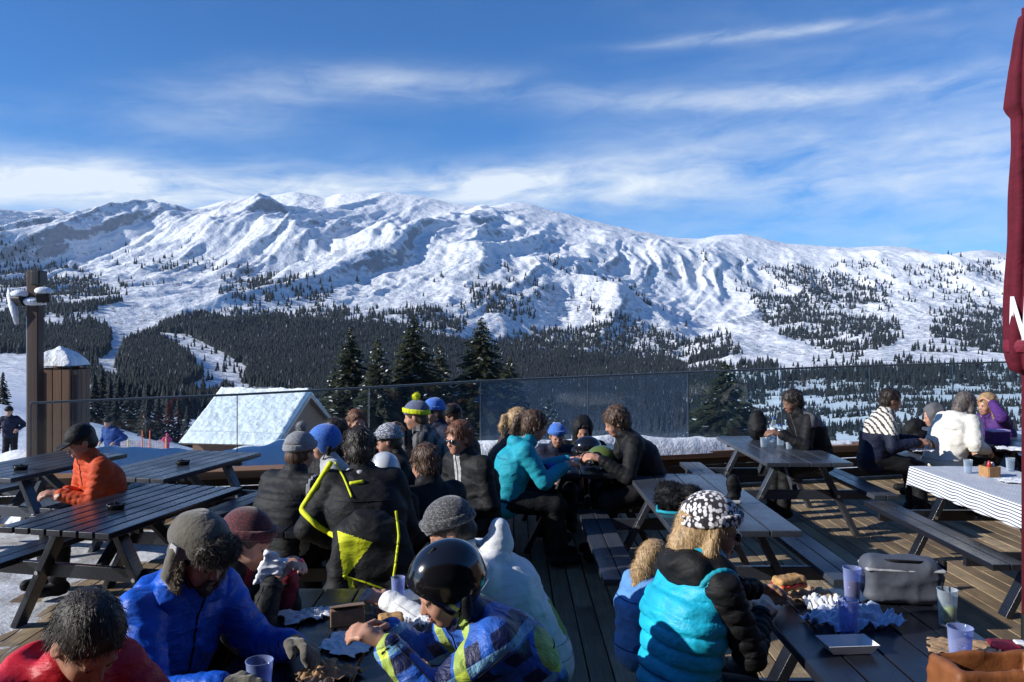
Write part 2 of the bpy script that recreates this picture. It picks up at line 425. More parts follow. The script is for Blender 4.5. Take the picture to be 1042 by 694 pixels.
cpx, cpy = rx + (cl2-.5)*10, ry
for p in HOLES: dn = dn*np.where(pip(cpx, cpy, p), .01, 1)
cpx, cpy = rx, ry
keep = rng.random(N) < dn*np.clip(1500/cY, .35, 1)*np.where(cY < 1100, 1.0, .9)
keep &= cY > np.where(cpx < 200, 420, np.where(cpx > 730, 800, 560))
cpx, cY, cz = cpx[keep], cY[keep], cz[keep]
print('far trees', len(cY))
def far_trees(name, px, Y, Z, label, hmul=1.0):
    n = len(Y); X = (px-CX)/F*Y
    H = rng.uniform(6, 20, n)*np.clip(.75+Y/6000, .8, 1.3)*hmul; Rr = H*rng.uniform(.19, .29, n)
    k = 5; vv = []; ff = []; off = 0
    ang0 = rng.uniform(0, 6.28, n)
    for (z0, z1, rr) in ((.02, .55, 1.0), (.30, .80, .72), (.58, 1.0, .42)):
        ring = []
        for i in range(k):
            a = ang0 + 2*math.pi*i/k + z0*3; jr = Rr*rr*rng.uniform(.75, 1.2, n)
            ring.append(np.stack([X+np.cos(a)*jr, Y+np.sin(a)*jr, Z+H*(z0+rng.uniform(-.05, .05, n))], -1))
        tip = np.stack([X, Y, Z+H*z1], -1)
        blk = np.stack(ring+[tip], 1)                      # n,k+1,3
        vv.append(blk.reshape(-1, 3)); base = off + np.arange(n)[:, None]*(k+1)
        for i in range(k): ff.append(np.concatenate([base+i, base+(i+1) % k, base+k], 1))
        off += n*(k+1)
    M.setdefault('dusted', simple('dusted_needles', (.22,.25,.30), .9, .3, .05, 0)); ff = np.concatenate(ff)
    o = npmesh(name, np.concatenate(vv), ff, [M['needles_far'], M['dusted']]); o.data.polygons.foreach_set('material_index', (rng.random(len(o.data.polygons)) < .012).astype(np.int32))
    return tag(o, label, 'forest', None, 'stuff')
far_trees('conifer_forest', cpx, cY, cz, 'dark conifer woods spread over the snowy valley sides')

n2_ = 70000; bpx = rng.uniform(330, 1300, n2_); bY = np.sqrt(rng.uniform(230**2, 1200**2, n2_)); bz = groundZ(bpx, bY)
bX = (bpx-CX)/F*bY; bd = fbm2(bX/45, bY/45, 4, 191); bd2 = fbm2(bX/14, bY/30, 3, 193); kk_ = rng.random(n2_) < np.clip((bd-.43)*5, .02, .9)*np.clip((bd2-.36)*5, 0, 1)
far_trees('snowy_scrub', bpx[kk_], bY[kk_], bz[kk_], 'low dark scrub dotted over the snow below the glass railing', .32)
print('scrub', kk_.sum())
# needles near
m, t, b = newmat('needles'); c = coord(t)
setp(t, b, Base_Color=t.ramp(t.noise(c, 1.3, 4), [(.35, (.012, .018, .007)), (.7, (.045, .052, .018))]), Roughness=.8)
M['needles'] = m
M['bark'] = simple('bark', (.07, .05, .035), .9, .4, 6, .6, .03)
M['twigsnow'] = simple('twig_snow', (.8, .83, .88), .7, .1, 4, 0)
def conifer(px, top, Y, wpx, label, seed):
    r = np.random.default_rng(seed); X = PX(px, Y); z0 = gz(X, Y)-.3; H = PZ(top, Y)-z0; Rm = wpx/F*Y/2*1.75
    root = thing('pine_tree', (X, Y, z0), 0, label, 'tree', 'tall conifers standing beyond the glass railing')
    bm = bmesh.new(); tube(bm, [(0,0,0), (.1,0,H*.5), (0,.05,H*.97)], [.28, .17, .02], 8); obj('trunk', bm, M['bark'], root, True)
    vs_, fs, mi = [], [], []
    nl = int(44+H*1.9)
    for i in range(nl):
        f = i/nl; z = H*(.06 + .93*f); R = Rm*(1-f)**.8*(1+.18*math.sin(i*1.7+seed)) + .12
        nb = int(9+11*(1-f))
        for k in range(nb):
            a = r.uniform(0, 6.283); L = R*r.uniform(.55, 1.12); droop = .20+.30*(1-f)
            ns = max(3, int(L/.17)); dx, dy = math.cos(a), math.sin(a)
            zz = z + r.uniform(-.25, .25)
            for s in range(ns):
                q = (s+.6)/ns; lw = (.30+.40*(1-q))*(L*.36+.22)
                bx = dx*L*q; by = dy*L*q; bz = zz - droop*L*q*q + .10*L*q
                for sg in (-1, 1):
                    j = r.uniform(.6, 1.2); tw = r.uniform(-.2, .12)
                    p0 = (bx-dx*.10, by-dy*.10, bz+.03); p1 = (bx+dx*.16*L, by+dy*.16*L, bz-.03)
                    p2 = (bx+(-dy*sg*lw+dx*.25*lw)*j, by+(dx*sg*lw+dy*.25*lw)*j, bz+tw-.12)
                    n0 = len(vs_); vs_ += [p0, p1, p2]; fs.append((n0, n0+1, n0+2)); mi.append(1 if r.random() < .03 else 0)
    cr = npmesh('crown', np.array(vs_), np.array(fs), [M['needles'], M['twigsnow']], root)
    cr.data.polygons.foreach_set('material_index', np.array(mi, np.int32))
    return root
TREES = [(357,330,112,46,'dark conifer leftmost of the tall row behind the glass, with bushy round top'),
 (384,340,104,40,'slightly shorter dark conifer, second from the left in the tall row'),
 (421,318,108,58,'tallest broad dark conifer in the middle of the tall row'),
 (447,348,125,38,'narrow short conifer right of the tallest one'),
 (490,321,110,66,'broad pointed conifer right of the gap, snow on its lower boughs'),
 (519,362,118,42,'low conifer against the right flank of the broad pointed conifer'),
 (737,366,120,58,'lone conifer seen through the glass at the centre right of the railing'),
 (560,402,95,40,'small conifer top seen through the glass above the woman in turquoise'),
 (340,372,130,36,'short conifer at the far left end of the tall row, above the hut roof')]
for i, a in enumerate(TREES): conifer(a[0], a[1], a[2], a[3], a[4], 40+i)
# a stand of smaller spruces beside the piste, below the plank pillar
proto = []
for i in range(3):
    X0, Y0 = 0, 0
def small_conifer(seed):
    r = np.random.default_rng(seed); vs_, fs = [], []
    H = 1.0
    for i in range(16):
        f = i/16; z = .04+.93*f; R = .20*(1-f)**.85+.012
        for k in range(9):
            a = r.uniform(0, 6.283); L = R*r.uniform(.7, 1.2); w = .06*(1-f)+.02
            dx, dy = math.cos(a), math.sin(a); n0 = len(vs_)
            vs_ += [(0,0,z+.04), (dx*L-dy*w, dy*L+dx*w, z-.05), (dx*L*1.1, dy*L*1.1, z-.02), (dx*L+dy*w, dy*L-dx*w, z-.05)]
            fs += [(n0, n0+1, n0+2), (n0, n0+2, n0+3)]
    return np.array(vs_), np.array(fs)
root0 = thing('spruce_tree', (0,0,0), 0, 'x', 'tree', 'small spruces beside the piste')
v_, f_ = small_conifer(5); npmesh('crown', v_, f_, M['needles_far'], root0)
bm = bmesh.new(); tube(bm, [(0,0,0), (0,0,.9)], [.02, .004], 6); obj('trunk', bm, M['bark'], root0)
sp_ = [(96,378,150),(104,372,165),(112,384,150),(121,380,160),(131,388,155),(141,392,165),(150,386,150),(161,396,160),(171,402,150),(182,400,165),(191,410,150),(203,414,160),(3,396,140),(212,420,150),(118,400,120),(150,405,118)]
W1 = ['first','second','third','fourth','fifth','sixth','seventh','eighth','ninth','tenth','eleventh','twelfth','thirteenth','fourteenth','fifteenth','sixteenth']
ordr = sorted(range(len(sp_)), key=lambda i: sp_[i][0])
for i, (px, top, Y) in enumerate(sp_):
    o = root0 if i == 0 else copy_tree(root0)
    X = PX(px, Y); z0 = gz(X, Y)-.2; H = max(6, PZ(top, Y)-z0)
    o.location = (X, Y, z0); o.scale = (H, H, H); o.rotation_euler = (0, 0, i*1.3)
    o['label'] = 'small dark spruce beside the piste above the skiers, %s from the left' % W1[ordr.index(i)]

# ---------------------------------------------------------------- the hut with the snowy roof
M['hutwood'] = wood('hut_wood', (.20, .115, .07), 2, .8)
m, t, b = newmat('roof_snow'); c = coord(t)
v = t.node('ShaderNodeTexVoronoi'); v.inputs['Scale'].default_value = 3.2; t.l.new(t.mapping(c, (1, 1, 1)), v.inputs['Vector'])
nz = t.noise(c, 2.6, 6, .7)
k = t.ramp(t.m('ADD', nz, t.m('MULTIPLY', v.outputs[0], .22)), [(.36, 1), (.47, 0)])
setp(t, b, Base_Color=t.mix(k, (.80, .86, .88), (.30, .34, .36)), Roughness=.6)
bump(t, b, t.m('ADD', nz, t.m('MULTIPLY', v.outputs[0], .4)), .6, .18); M['roofsnow'] = m
hut = thing('hut', (-14.75, 49.8, -7.15), math.atan2(-.165, .986), 'small brown wooden hut with a snow covered pitched roof below the terrace', 'hut')
L_, S_, dz = 2.85, 4.4, 2.45; zr = 5.2
bm = bmesh.new()   # walls: two long sides and two gables as one shell
hw = S_-.75; zw = zr-dz*hw/S_-.12
pts = [(-hw, 0), (hw, 0), (hw, zw), (0, zr-.14), (-hw, zw)]
for sx in (-1, 1):
    f_ = [bm.verts.new((sx*(L_-.35), p[0], p[1])) for p in pts]
    bm.faces.new(f_ if sx > 0 else f_[::-1])
bm.verts.ensure_lookup_table()
for i in range(5):
    j = (i+1) % 5; bm.faces.new((bm.verts[i], bm.verts[j], bm.verts[5+j], bm.verts[5+i]))
bmesh.ops.recalc_face_normals(bm, faces=bm.faces); obj('wall', bm, M['hutwood'], hut)
bm = bmesh.new()
for sy in (-1, 1):
    a = Vector((0, 0, zr)); c_ = Vector((0, sy*S_, zr-dz)); R = frame_from((1,0,0), (c_-a).cross(Vector((1,0,0))).normalized())
    bar(bm, (-L_, sy*S_/2, zr-dz/2), (L_, sy*S_/2, zr-dz/2), (c_-a).length, .12, Vector((0, sy*dz, S_)).normalized())
roof = obj('roof', bm, M['hutwood'], hut, bevel=.02)
for sy in (-1, 1):       # snow sheets: a bumpy slab with a step near the eave
    nx, ny = 50, 44; vv = []
    for j in range(ny):
        for i in range(nx):
            u = i/(nx-1); w = j/(ny-1); x_ = (-L_-.04+u*(2*L_+.08)); y_ = sy*S_*w*1.01
            th = .26*(1-.4*w) + .10*(vnoise2(np.array(u*9.), np.array(w*9.+sy*3), 3)-.5) + .05*(vnoise2(np.array(u*40.), np.array(w*36.), 8)-.5)
            if .80 < w < .83: th = .05
            if i in (0, nx-1) or j == ny-1: th = .0
            vv.append((x_, y_, zr - dz*w*1.01 + .07 + float(th)))
    ii = np.arange(nx*ny).reshape(ny, nx); q = np.stack([ii[:-1,:-1], ii[:-1,1:], ii[1:,1:], ii[1:,:-1]], -1).reshape(-1, 4)
    if sy < 0: q = q[:, ::-1]
    npmesh('snow_sheet', vv, q, M['roofsnow'], roof)
M['bargewood'] = wood('barge_wood', (.30, .27, .24), 1, .8)
bm = bmesh.new()
for sy in (-1, 1): bar(bm, (L_+.05, 0, zr-.05), (L_+.05, sy*S_, zr-dz-.05), .06, .22)
obj('barge_board', bm, M['bargewood'], hut)
bm = bmesh.new(); box(bm, (L_-.33, -.9, 1.9), (.06, .8, .9)); w_ = obj('window', bm, simple('hut_glass', (.03,.04,.05), .2), hut)
bm = bmesh.new()
for dy_ in (-.43, 0, .43): box(bm, (L_-.29, -.9+dy_, 1.9), (.05, .06, 1.0))
for dz_ in (-.48, .48): box(bm, (L_-.29, -.9, 1.9+dz_), (.05, .92, .06))
obj('frame', bm, M['bargewood'], w_)
# ---------------------------------------------------------------- terrace
RX0, RX1 = -5.6, 9.4
def railY(X): return 9.96 + .262*X - .006*X*X*0
rdir = Vector((1, .262, 0)).normalized(); rn = Vector((-rdir.y, rdir.x, 0))
M['deck'] = None
m, t, b = newmat('deck_wood'); c = coord(t); geo = t.n.new('ShaderNodeNewGeometry'); isl = geo.outputs['Random Per Island']
gr = t.noise(t.mapping(c, (34, 1.6, 10)), 1.6, 6, .65, .4); pt = t.noise(c, 1.1, 5, .6); st = t.noise(c, 6, 5, .7)
f = t.m('ADD', t.m('ADD', t.m('MULTIPLY', gr, .6), t.m('MULTIPLY', pt, .6)), t.m('MULTIPLY', t.m('SUBTRACT', isl, .5), .35))
bc = t.ramp(f, [(.3, (.09, .062, .035)), (.6, (.24, .175, .105)), (.85, (.42, .33, .21))])
wet = t.ramp(st, [(.5, 0), (.68, .55)])
bc = t.mix(wet, bc, (.09, .07, .055))
setp(t, b, Base_Color=bc, Roughness=t.ramp(st, [(.4, .75), (.7, .4)])); bump(t, b, gr, .5, .005); M['deck'] = m
bm = bmesh.new(); w = .142; X = -9.0
while X < 12.5:
    y0 = -2.5; ye = railY(X)+.05 if X > -6 else 9.0
    while y0 < ye-.02:
        L = random.uniform(2.4, 4.2); y1 = min(ye, y0+L)
        if ye-y1 < .5: y1 = ye
        box(bm, (X, (y0+y1)/2, -.018+random.uniform(-.0015, .0015)), (w-.011, y1-y0-.005, .036)); y0 = y1
    X += w
o = obj('wooden_deck', bm, M['deck'], None, bevel=.003, segs=1); tag(o, kind='structure')
bm = bmesh.new(); box(bm, (1.7, 3.4, -.35), (22, 12.4, .5)); o = obj('deck_substructure', bm, simple('dark_joists', (.02,.017,.014), .9)); tag(o, kind='structure')

# snow: patches trodden on the boards, ledge along the parapet, bank outside
m, t, b = newmat('snow'); c = coord(t)
setp(t, b, Base_Color=t.ramp(t.noise(c, 5, 5), [(.3, (.70, .75, .82)), (.7, (.84, .87, .9))]), Roughness=.6)
b.inputs['Subsurface Weight'].default_value = .0
bump(t, b, t.m('ADD', t.noise(c, 7, 6, .65), t.m('MULTIPLY', t.noise(c, 38, 3), .2)), .8, .05); M['snow'] = m
m, t, b = newmat('trodden_snow'); c = coord(t)
k = t.ramp(t.m('ADD', t.noise(c, 2.4, 6, .65), t.m('MULTIPLY', t.noise(t.mapping(c, (7.05, .6, 1)), 1, 2), .2)), [(.50, 0), (.72, .7)])
setp(t, b, Base_Color=t.mix(k, (.72, .75, .80), (.20, .18, .16)), Roughness=.55)
bump(t, b, t.noise(c, 12, 6, .7), .7, .03); M['trodden'] = m
def snow_sheet(name, x0, x1, y0, y1, base, amp, nx, ny, mat, seed, edge=True):
    xs = np.linspace(x0, x1, nx); ys = np.linspace(y0, y1, ny); A, B = np.meshgrid(xs, ys)
    n = fbm2(A*1.3, B*1.3, 4, seed)
    u = (A-x0)/(x1-x0); v = (B-y0)/(y1-y0); e = np.clip(np.minimum(np.minimum(u, 1-u)*6, np.minimum(v, 1-v)*6), 0, 1)
    Z = base + amp*(n*1.3-.35)*e - .03*(1-e)
    ii = np.arange(nx*ny).reshape(ny, nx); q = np.stack([ii[:-1,:-1], ii[:-1,1:], ii[1:,1:], ii[1:,:-1]], -1).reshape(-1, 4)
    o = npmesh(name, np.stack([A, B, Z], -1).reshape(-1, 3), q, mat, None, True); return tag(o, kind='structure')
hz_on = True
snow_sheet('trodden_snow', -8.9, -2.1, 4.6, 8.9, .0, .05, 110, 70, M['trodden'], 3)
def bank(name, sec, label=None, seed=1):
    """ridge of snow through a list of (x, y, z_base, width, height)"""
    sec = np.array(sec, float); n = max(40, int(np.linalg.norm(sec[-1,:2]-sec[0,:2])/.045)); tt = np.linspace(0, 1, n); ts = np.linspace(0, 1, len(sec))
    q = np.stack([np.interp(tt, ts, sec[:, i]) for i in range(5)], 1)
    d = np.gradient(q[:, :2], axis=0); d /= np.linalg.norm(d, axis=1)[:, None]; nrm = np.stack([-d[:, 1], d[:, 0]], 1)
    k = 17; V = []
    for j in range(k):
        s = j/(k-1)*2-1; prof = max(0, 1-abs(s)**2.4)
        hh = q[:, 4]*(prof*(.65+.7*fbm2(tt*n*.06+seed, np.full(n, s*1.1+seed), 3, seed)) - (.12 if abs(s) == 1 else 0))
        ww = s*q[:, 3]/2*(1+.25*(vnoise2(tt*n*.09, np.full(n, 3.+s), seed)-.5))
        V.append(np.stack([q[:, 0]+nrm[:, 0]*ww, q[:, 1]+nrm[:, 1]*ww, q[:, 2]+hh], 1))
    V = np.stack(V); ii = np.arange(n*k).reshape(k, n); f = np.stack([ii[:-1,:-1], ii[:-1,1:], ii[1:,1:], ii[1:,:-1]], -1).reshape(-1, 4)[:, ::-1]
    o = npmesh(name, V.reshape(-1, 3), f, M['snow'], None, True); return tag(o, kind='structure')
bank('snow_bank', [(-8.5,9.0,-.1,2.4,.5),(-6.6,9.35,-.1,2.2,.6),(-5.0,9.45,-.1,1.8,.58),(-3.9,9.75,-.1,1.6,.60),(-2.6,10.1,-.1,1.5,.60),(-1.6,10.3,-.1,1.2,.55),(-1.2,10.1,-.2,.9,.5)], seed=4)
rl = lambda X, off=0: (X+rn.x*off, railY(X)+rn.y*off)
bank('snow_ledge', [(*rl(-1.6,-.13),.47,.22,.05),(*rl(-1.0,-.13),.47,.3,.13),(*rl(-.3,-.13),.47,.33,.24),(*rl(.5,-.13),.47,.33,.18),(*rl(1.3,-.13),.47,.33,.22),(*rl(2.2,-.13),.47,.33,.20),(*rl(2.7,-.13),.47,.3,.14),(*rl(3.3,-.13),.47,.2,.05),(*rl(4.4,-.12),.47,.16,.04)], seed=8)
bank('snow_heap', [(-5.3,8.75,0,.5,.15),(-4.85,8.8,0,.7,.36),(-4.4,8.8,0,.6,.30),(-4.0,8.75,0,.5,.1)], seed=12)

# low timber parapet under the glass
M['beamwood'] = wood('beam_wood', (.24, .125, .06), 0, .65)
M['darkboard'] = wood('dark_board', (.035, .026, .02), 0, .7)
par = thing('timber_parapet', (RX0, railY(RX0), 0), math.atan(.262), 'low timber parapet with a warm brown cap beam along the terrace edge', 'parapet')
LR = math.hypot(RX1-RX0, railY(RX1)-railY(RX0))
bm = bmesh.new(); box(bm, (LR/2, -.13, .43), (LR, .30, .085)); obj('cap_beam', bm, M['beamwood'], par, bevel=.008)
bm = bmesh.new()
for i in range(3): box(bm, (LR/2, -.03, .07+i*.13), (LR, .035, .118))
obj('boarding', bm, M['darkboard'], par, bevel=.004)
for i in range(9):
    bm = bmesh.new(); box(bm, (.3+i*(LR-.6)/8, -.075, .19), (.09, .05, .38)); obj('post', bm, M['darkboard'], par, bevel=.004)

# glass wind screen
def glassmat(name, sheen_dirt, tint):
    m = bpy.data.materials.new(name); m.use_nodes = True; t = NT(m.node_tree); t.n.remove(t.n['Principled BSDF']); out = t.n['Material Output']
    c = coord(t); tr = t.node('ShaderNodeBsdfTransparent'); tr.inputs[0].default_value = (*tint, 1)
    gl = t.node('ShaderNodeBsdfGlossy'); gl.inputs['Roughness'].default_value = .04
    di = t.node('ShaderNodeBsdfDiffuse'); di.inputs[0].default_value = (.62, .80, .92, 1)  # pale blue diffuse paints in the glass reflection, along with dirt
    gm = t.n.new('ShaderNodeNewGeometry'); dt = t.node('ShaderNodeVectorMath', operation='DOT_PRODUCT'); t.l.new(gm.outputs['Incoming'], dt.inputs[0]); t.l.new(gm.outputs['Normal'], dt.inputs[1])
    schl = t.m('ADD', .03, t.m('MULTIPLY', t.m('POWER', t.m('SUBTRACT', 1.0, t.m('ABSOLUTE', dt.outputs['Value'])), 5.0), .97))
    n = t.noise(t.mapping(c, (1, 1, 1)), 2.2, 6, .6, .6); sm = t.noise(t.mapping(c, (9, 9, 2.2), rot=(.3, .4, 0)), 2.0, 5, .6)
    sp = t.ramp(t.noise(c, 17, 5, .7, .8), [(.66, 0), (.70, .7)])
    dz = t.m('MULTIPLY', t.ramp(n, [(.25, .45), (.75, 1.25)]), sheen_dirt)
    dz = t.m('ADD', dz, t.m('MULTIPLY', t.ramp(sm, [(.55, 0), (.8, 1)]), sheen_dirt*.5))
    dz = t.m('ADD', dz, t.m('MULTIPLY', sp, .35 if sheen_dirt > .1 else .12), clamp=True)
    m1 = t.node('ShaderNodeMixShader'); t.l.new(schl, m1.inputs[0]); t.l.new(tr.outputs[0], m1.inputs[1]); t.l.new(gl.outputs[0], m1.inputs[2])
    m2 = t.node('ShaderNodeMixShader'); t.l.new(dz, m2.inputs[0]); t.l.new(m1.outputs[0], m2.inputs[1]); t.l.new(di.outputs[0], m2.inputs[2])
    t.l.new(m2.outputs[0], out.inputs[0]); return m
M['g0'] = glassmat('glass_clear', .015, (.93, .97, .975)); M['g1'] = glassmat('glass_painted_sheen', .11, (.86, .92, .96)); M['g2'] = glassmat('glass_teal', .03, (.86, .94, .96))  # middle panes get the strongest painted sheen
M['steel'] = simple('steel', (.35, .38, .40), .35, .15, 20, .1, .001, .9)
M['alu'] = simple('grey_rail', (.16, .19, .20), .4, .15, 20, .1, .001, .6)
rail = thing('glass_railing', (RX0, railY(RX0), 0), math.atan(.262), 'clear glass wind screen with thin grey handrail above the timber parapet', 'railing')
def topz(X): return float(np.interp(X, [-5.6, -3.75, -2.4, -.36, 2.1, 4.4, 7.3, 9.4], [1.20, 1.235, 1.275, 1.36, 1.425, 1.475, 1.51, 1.53]))
nP = 11; edges = [-5.0 , -3.02, -1.63, -.36, .95, 2.25, 3.55, 4.85, 6.15, 7.45, 8.75, 9.4]
cosr = rdir.x
for i in range(len(edges)-1):
    xa, xb = edges[i], edges[i+1]; la = (xa-RX0)/cosr+.008; lb = (xb-RX0)/cosr-.008; za, zb = topz(xa)-.012, topz(xb)-.012
    bm = bmesh.new(); vs_ = []
    for yy in (.05, .062):
        vs_.append([bm.verts.new(p) for p in ((la, yy, .40), (lb, yy, .40), (lb, yy, zb), (la, yy, za))])
    bm.faces.new(vs_[0]); bm.faces.new(vs_[1][::-1])
    for k in range(4): bm.faces.new((vs_[0][k], vs_[1][k], vs_[1][(k+1) % 4], vs_[0][(k+1) % 4]))
    bmesh.ops.recalc_face_normals(bm, faces=bm.faces)
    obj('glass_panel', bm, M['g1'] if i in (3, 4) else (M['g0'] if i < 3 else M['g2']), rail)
    bm = bmesh.new(); box(bm, (la-.008, .056, (za+.40)/2), (.009, .020, za-.40)); obj('joint_strip', bm, M['alu'], rail)
bm = bmesh.new()
for i in range(len(edges)-1):
    xa, xb = edges[i], edges[i+1]; bar(bm, ((xa-RX0)/cosr, .056, topz(xa)), ((xb-RX0)/cosr, .056, topz(xb)), .034, .024)
obj('handrail', bm, M['alu'], rail, bevel=.004)

# wooden mast with snowed floodlights, plank pillar
M['postwood'] = wood('post_wood', (.055, .03, .022), 2, .7, .4)
M['plank'] = wood('pillar_plank', (.16, .092, .058), 2, .8, .4)
M['blackmetal'] = simple('black_metal', (.02, .02, .022), .45, .2, 20, .1, .001, .3)
mast = thing('lamp_mast', (PX(36, 9.0), 9.0, 0), 0, 'tall dark wooden mast carrying snow-covered floodlights left of the plank pillar', 'mast')
bm = bmesh.new(); zt = PZ(275, 9.0); box(bm, (0,0,zt/2), (.125,.125,zt)); ms = obj('post', bm, M['postwood'], mast, bevel=.012)
bm = bmesh.new(); box(bm, (-.068,-.02,zt/2-.2), (.012,.05,zt-.6)); obj('conduit', bm, M['steel'], mast)
for sx, px_, py_ in ((-1, 24, 305), (1, 48, 302)):
    lx = PX(px_, 9.0)-PX(36, 9.0); lz = PZ(py_, 9.0)
    bm = bmesh.new(); box(bm, (lx, -.07, lz), (.13, .11, .10), Euler((.5, 0, sx*.3)).to_matrix()); fl = obj('floodlight', bm, M['blackmetal'], mast, bevel=.01)
    bm = bmesh.new(); tube(bm, [(0,0,lz-.05), (lx,-.05,lz-.06)], .014, 6); obj('bracket', bm, M['blackmetal'], mast)
    bm = bmesh.new(); bmesh.ops.create_icosphere(bm, subdivisions=3, radius=1, matrix=Matrix.Translation((lx, -.07, lz+.06)) @ Matrix.Diagonal((.09, .08, .045, 1)))
    obj('snow_cap', bm, M['snow'], fl, True)
bm = bmesh.new(); tube(bm, [(-.16,-.07,PZ(330,9)), (-.19,-.08,PZ(312,9)), (-.235,-.07,PZ(300,9)), (-.25,-.06,PZ(294,9))], [.02,.045,.03,.012], 8); obj('icicle_snow', bm, M['snow'], mast, True)
bm = bmesh.new(); bmesh.ops.create_icosphere(bm, subdivisions=3, radius=1, matrix=Matrix.Translation((0, -.02, PZ(307, 9))) @ Matrix.Diagonal((.12, .11, .05, 1))); obj('collar_snow', bm, M['snow'], mast, True)
bm = bmesh.new(); box(bm, (.05,-.02,PZ(283,9)), (.10,.16,.16)); obj('lamp_box', bm, M['blackmetal'], mast, bevel=.015)

pil = thing('plank_pillar', (PX(61, 9.3), 9.35, 0), 0, 'square pillar clad in vertical brown planks with a snow cap beside the mast', 'pillar')
ztop = PZ(375, 9.3)
bm = bmesh.new()
for i in range(4):
    for sy in (-1, 1): box(bm, (-.18+i*.12, sy*.22, ztop/2+random.uniform(-.01, .02)), (.112, .03, ztop))
    for sx in (-1, 1): box(bm, (sx*.245, -.165+i*.11, ztop/2), (.03, .104, ztop-.02))
obj('planks', bm, M['plank'], pil, bevel=.005)
bm = bmesh.new(); box(bm, (.285, -.2, ztop/2-.03), (.045, .06, ztop-.08)); box(bm, (-.21, -.25, ztop/2), (.05, .03, ztop)); obj('trim', bm, M['postwood'], pil, bevel=.005)
bm = bmesh.new()
vsA = [bm.verts.new(p) for p in ((-.26,-.26,ztop+.03),(.26,-.26,ztop+.03),(.26,.26,ztop+.03),(-.26,.26,ztop+.03))]; ap = bm.verts.new((-.04,0,ztop+.16))
for i in range(4): bm.faces.new((vsA[i], vsA[(i+1) % 4], ap))
bm.faces.new(vsA[::-1]); cap = obj('pillar_cap', bm, M['postwood'], pil)
xs = np.linspace(-1, 1, 25); A, B = np.meshgrid(xs, xs); e = np.clip((1-np.maximum(abs(A), abs(B)))*5, 0, 1)**.5
Zc = ztop+.035 + .14*np.clip(1-np.maximum(abs(A+.15), abs(B))*1.0, 0, 1) + .075*e*(.6+.8*fbm2(A*2, B*2, 3, 6))
ii = np.arange(625).reshape(25, 25); q = np.stack([ii[:-1,:-1], ii[:-1,1:], ii[1:,1:], ii[1:,:-1]], -1).reshape(-1, 4)
npmesh('snow_cap', np.stack([A*.25, B*.25, Zc], -1).reshape(-1, 3), q, M['snow'], cap, True)

# orange safety netting outside
M['netorange'] = simple('net_orange', (.8, .16, .06), .6, .2, 8, 0); M['netyellow'] = simple('net_yellow', (.75, .62, .08), .6, .2, 8, 0)
sf = thing('safety_fence', (PX(147, 40), 40, gz(PX(147, 40), 40)), .1, 'short piste fence with thin orange and yellow netting poles', 'fence')
for i, dx in enumerate((-1.55, -.75, -.1, .25, 1.0)):
    bm = bmesh.new(); tube(bm, [(dx,0,-.3), (dx,0,1.15 if i in (2,3) else .8)], .028, 6); obj('pole', bm, M['netorange'] if i in (2,3) else M['netyellow'], sf)
bm = bmesh.new()
for k in range(6): bar(bm, (-1.55,.02,.15+k*.1), (1.0,.02,.15+k*.1), .012, .012)
for k in range(24): bar(bm, (-1.55+k*.11,.02,.15), (-1.55+k*.11,.02,.65), .010, .010, (0,1,0))
obj('net', bm, M['netorange'], sf)

# mountain air
m = bpy.data.materials.new('air'); m.use_nodes = True; t = NT(m.node_tree); t.n.remove(t.n['Principled BSDF'])
v = t.node('ShaderNodeVolumePrincipled'); v.inputs['Color'].default_value = (.55, .75, 1, 1); v.inputs['Density'].default_value = 2.4e-5; v.inputs['Anisotropy'].default_value = .1
t.l.new(v.outputs[0], t.n['Material Output'].inputs['Volume'])
zmin = float(Zg.min())-2; zmax = float(Zg.max())+20
bm = bmesh.new(); box(bm, (0, 4400, (zmin+zmax)/2), (26000, 9300, zmax-zmin)); hz = obj('haze', bm, m); tag(hz, kind='stuff')
pil.scale = (.84, .84, 1)

# timber building added behind the viewer, out of view, to block sky light
rs = thing('sky_blocker', (2, -2.2, 0), 0, 'added timber sky blocker with a deep roof overhang, out of view behind the terrace', 'blocker')
M['blockerwood'] = wood('sky_blocker_wood', (.06,.04,.03), 2, .8)
def wall_with_holes(xs, z0, z1, h0, h1):
    bm = bmesh.new(); x = -9.0
    for (a_, b_) in xs:
        box(bm, ((x+a_)/2, 0, (z0+z1)/2), (a_-x, .25, z1-z0)); box(bm, ((a_+b_)/2, 0, (z0+h0)/2), (b_-a_, .25, h0-z0)); box(bm, ((a_+b_)/2, 0, (h1+z1)/2), (b_-a_, .25, z1-h1)); x = b_
    box(bm, ((x+11)/2, 0, (z0+z1)/2), (11-x, .25, z1-z0)); return bm
wins = [(-7.5,-5.7),(-4.5,-2.7),(-1.2,.8),(2.2,4.0),(5.2,7.0),(8.2,10.0)]
obj('wall', wall_with_holes(wins, 0, 4.6, .9, 2.3), M['blockerwood'], rs)
for a_, b_ in wins:
    bm = bmesh.new()
    for x_ in (a_, (a_+b_)/2, b_): box(bm, (x_, .10, 1.6), (.07, .09, 1.4))
    for z_ in (.9, 2.3): box(bm, ((a_+b_)/2, .105, z_), (b_-a_+.1, .09, .07))
    w_ = obj('window', bm, M['bargewood'], rs); bm = bmesh.new(); box(bm, ((a_+b_)/2, 0, 1.6), (b_-a_-.01, .02, 1.39)); obj('pane', bm, M['lensdark'] if 'lensdark' in M else M.setdefault('lensdark', simple('window_dark', (.02,.025,.03), .1, .1, 9, 0)), w_)
bm = bmesh.new(); box(bm, (11.0, 6.8, 2.3), (.25, 13.2, 4.6)); obj('side_blocker', bm, M['blockerwood'], rs)  # wing added out of view to darken the sides facing right
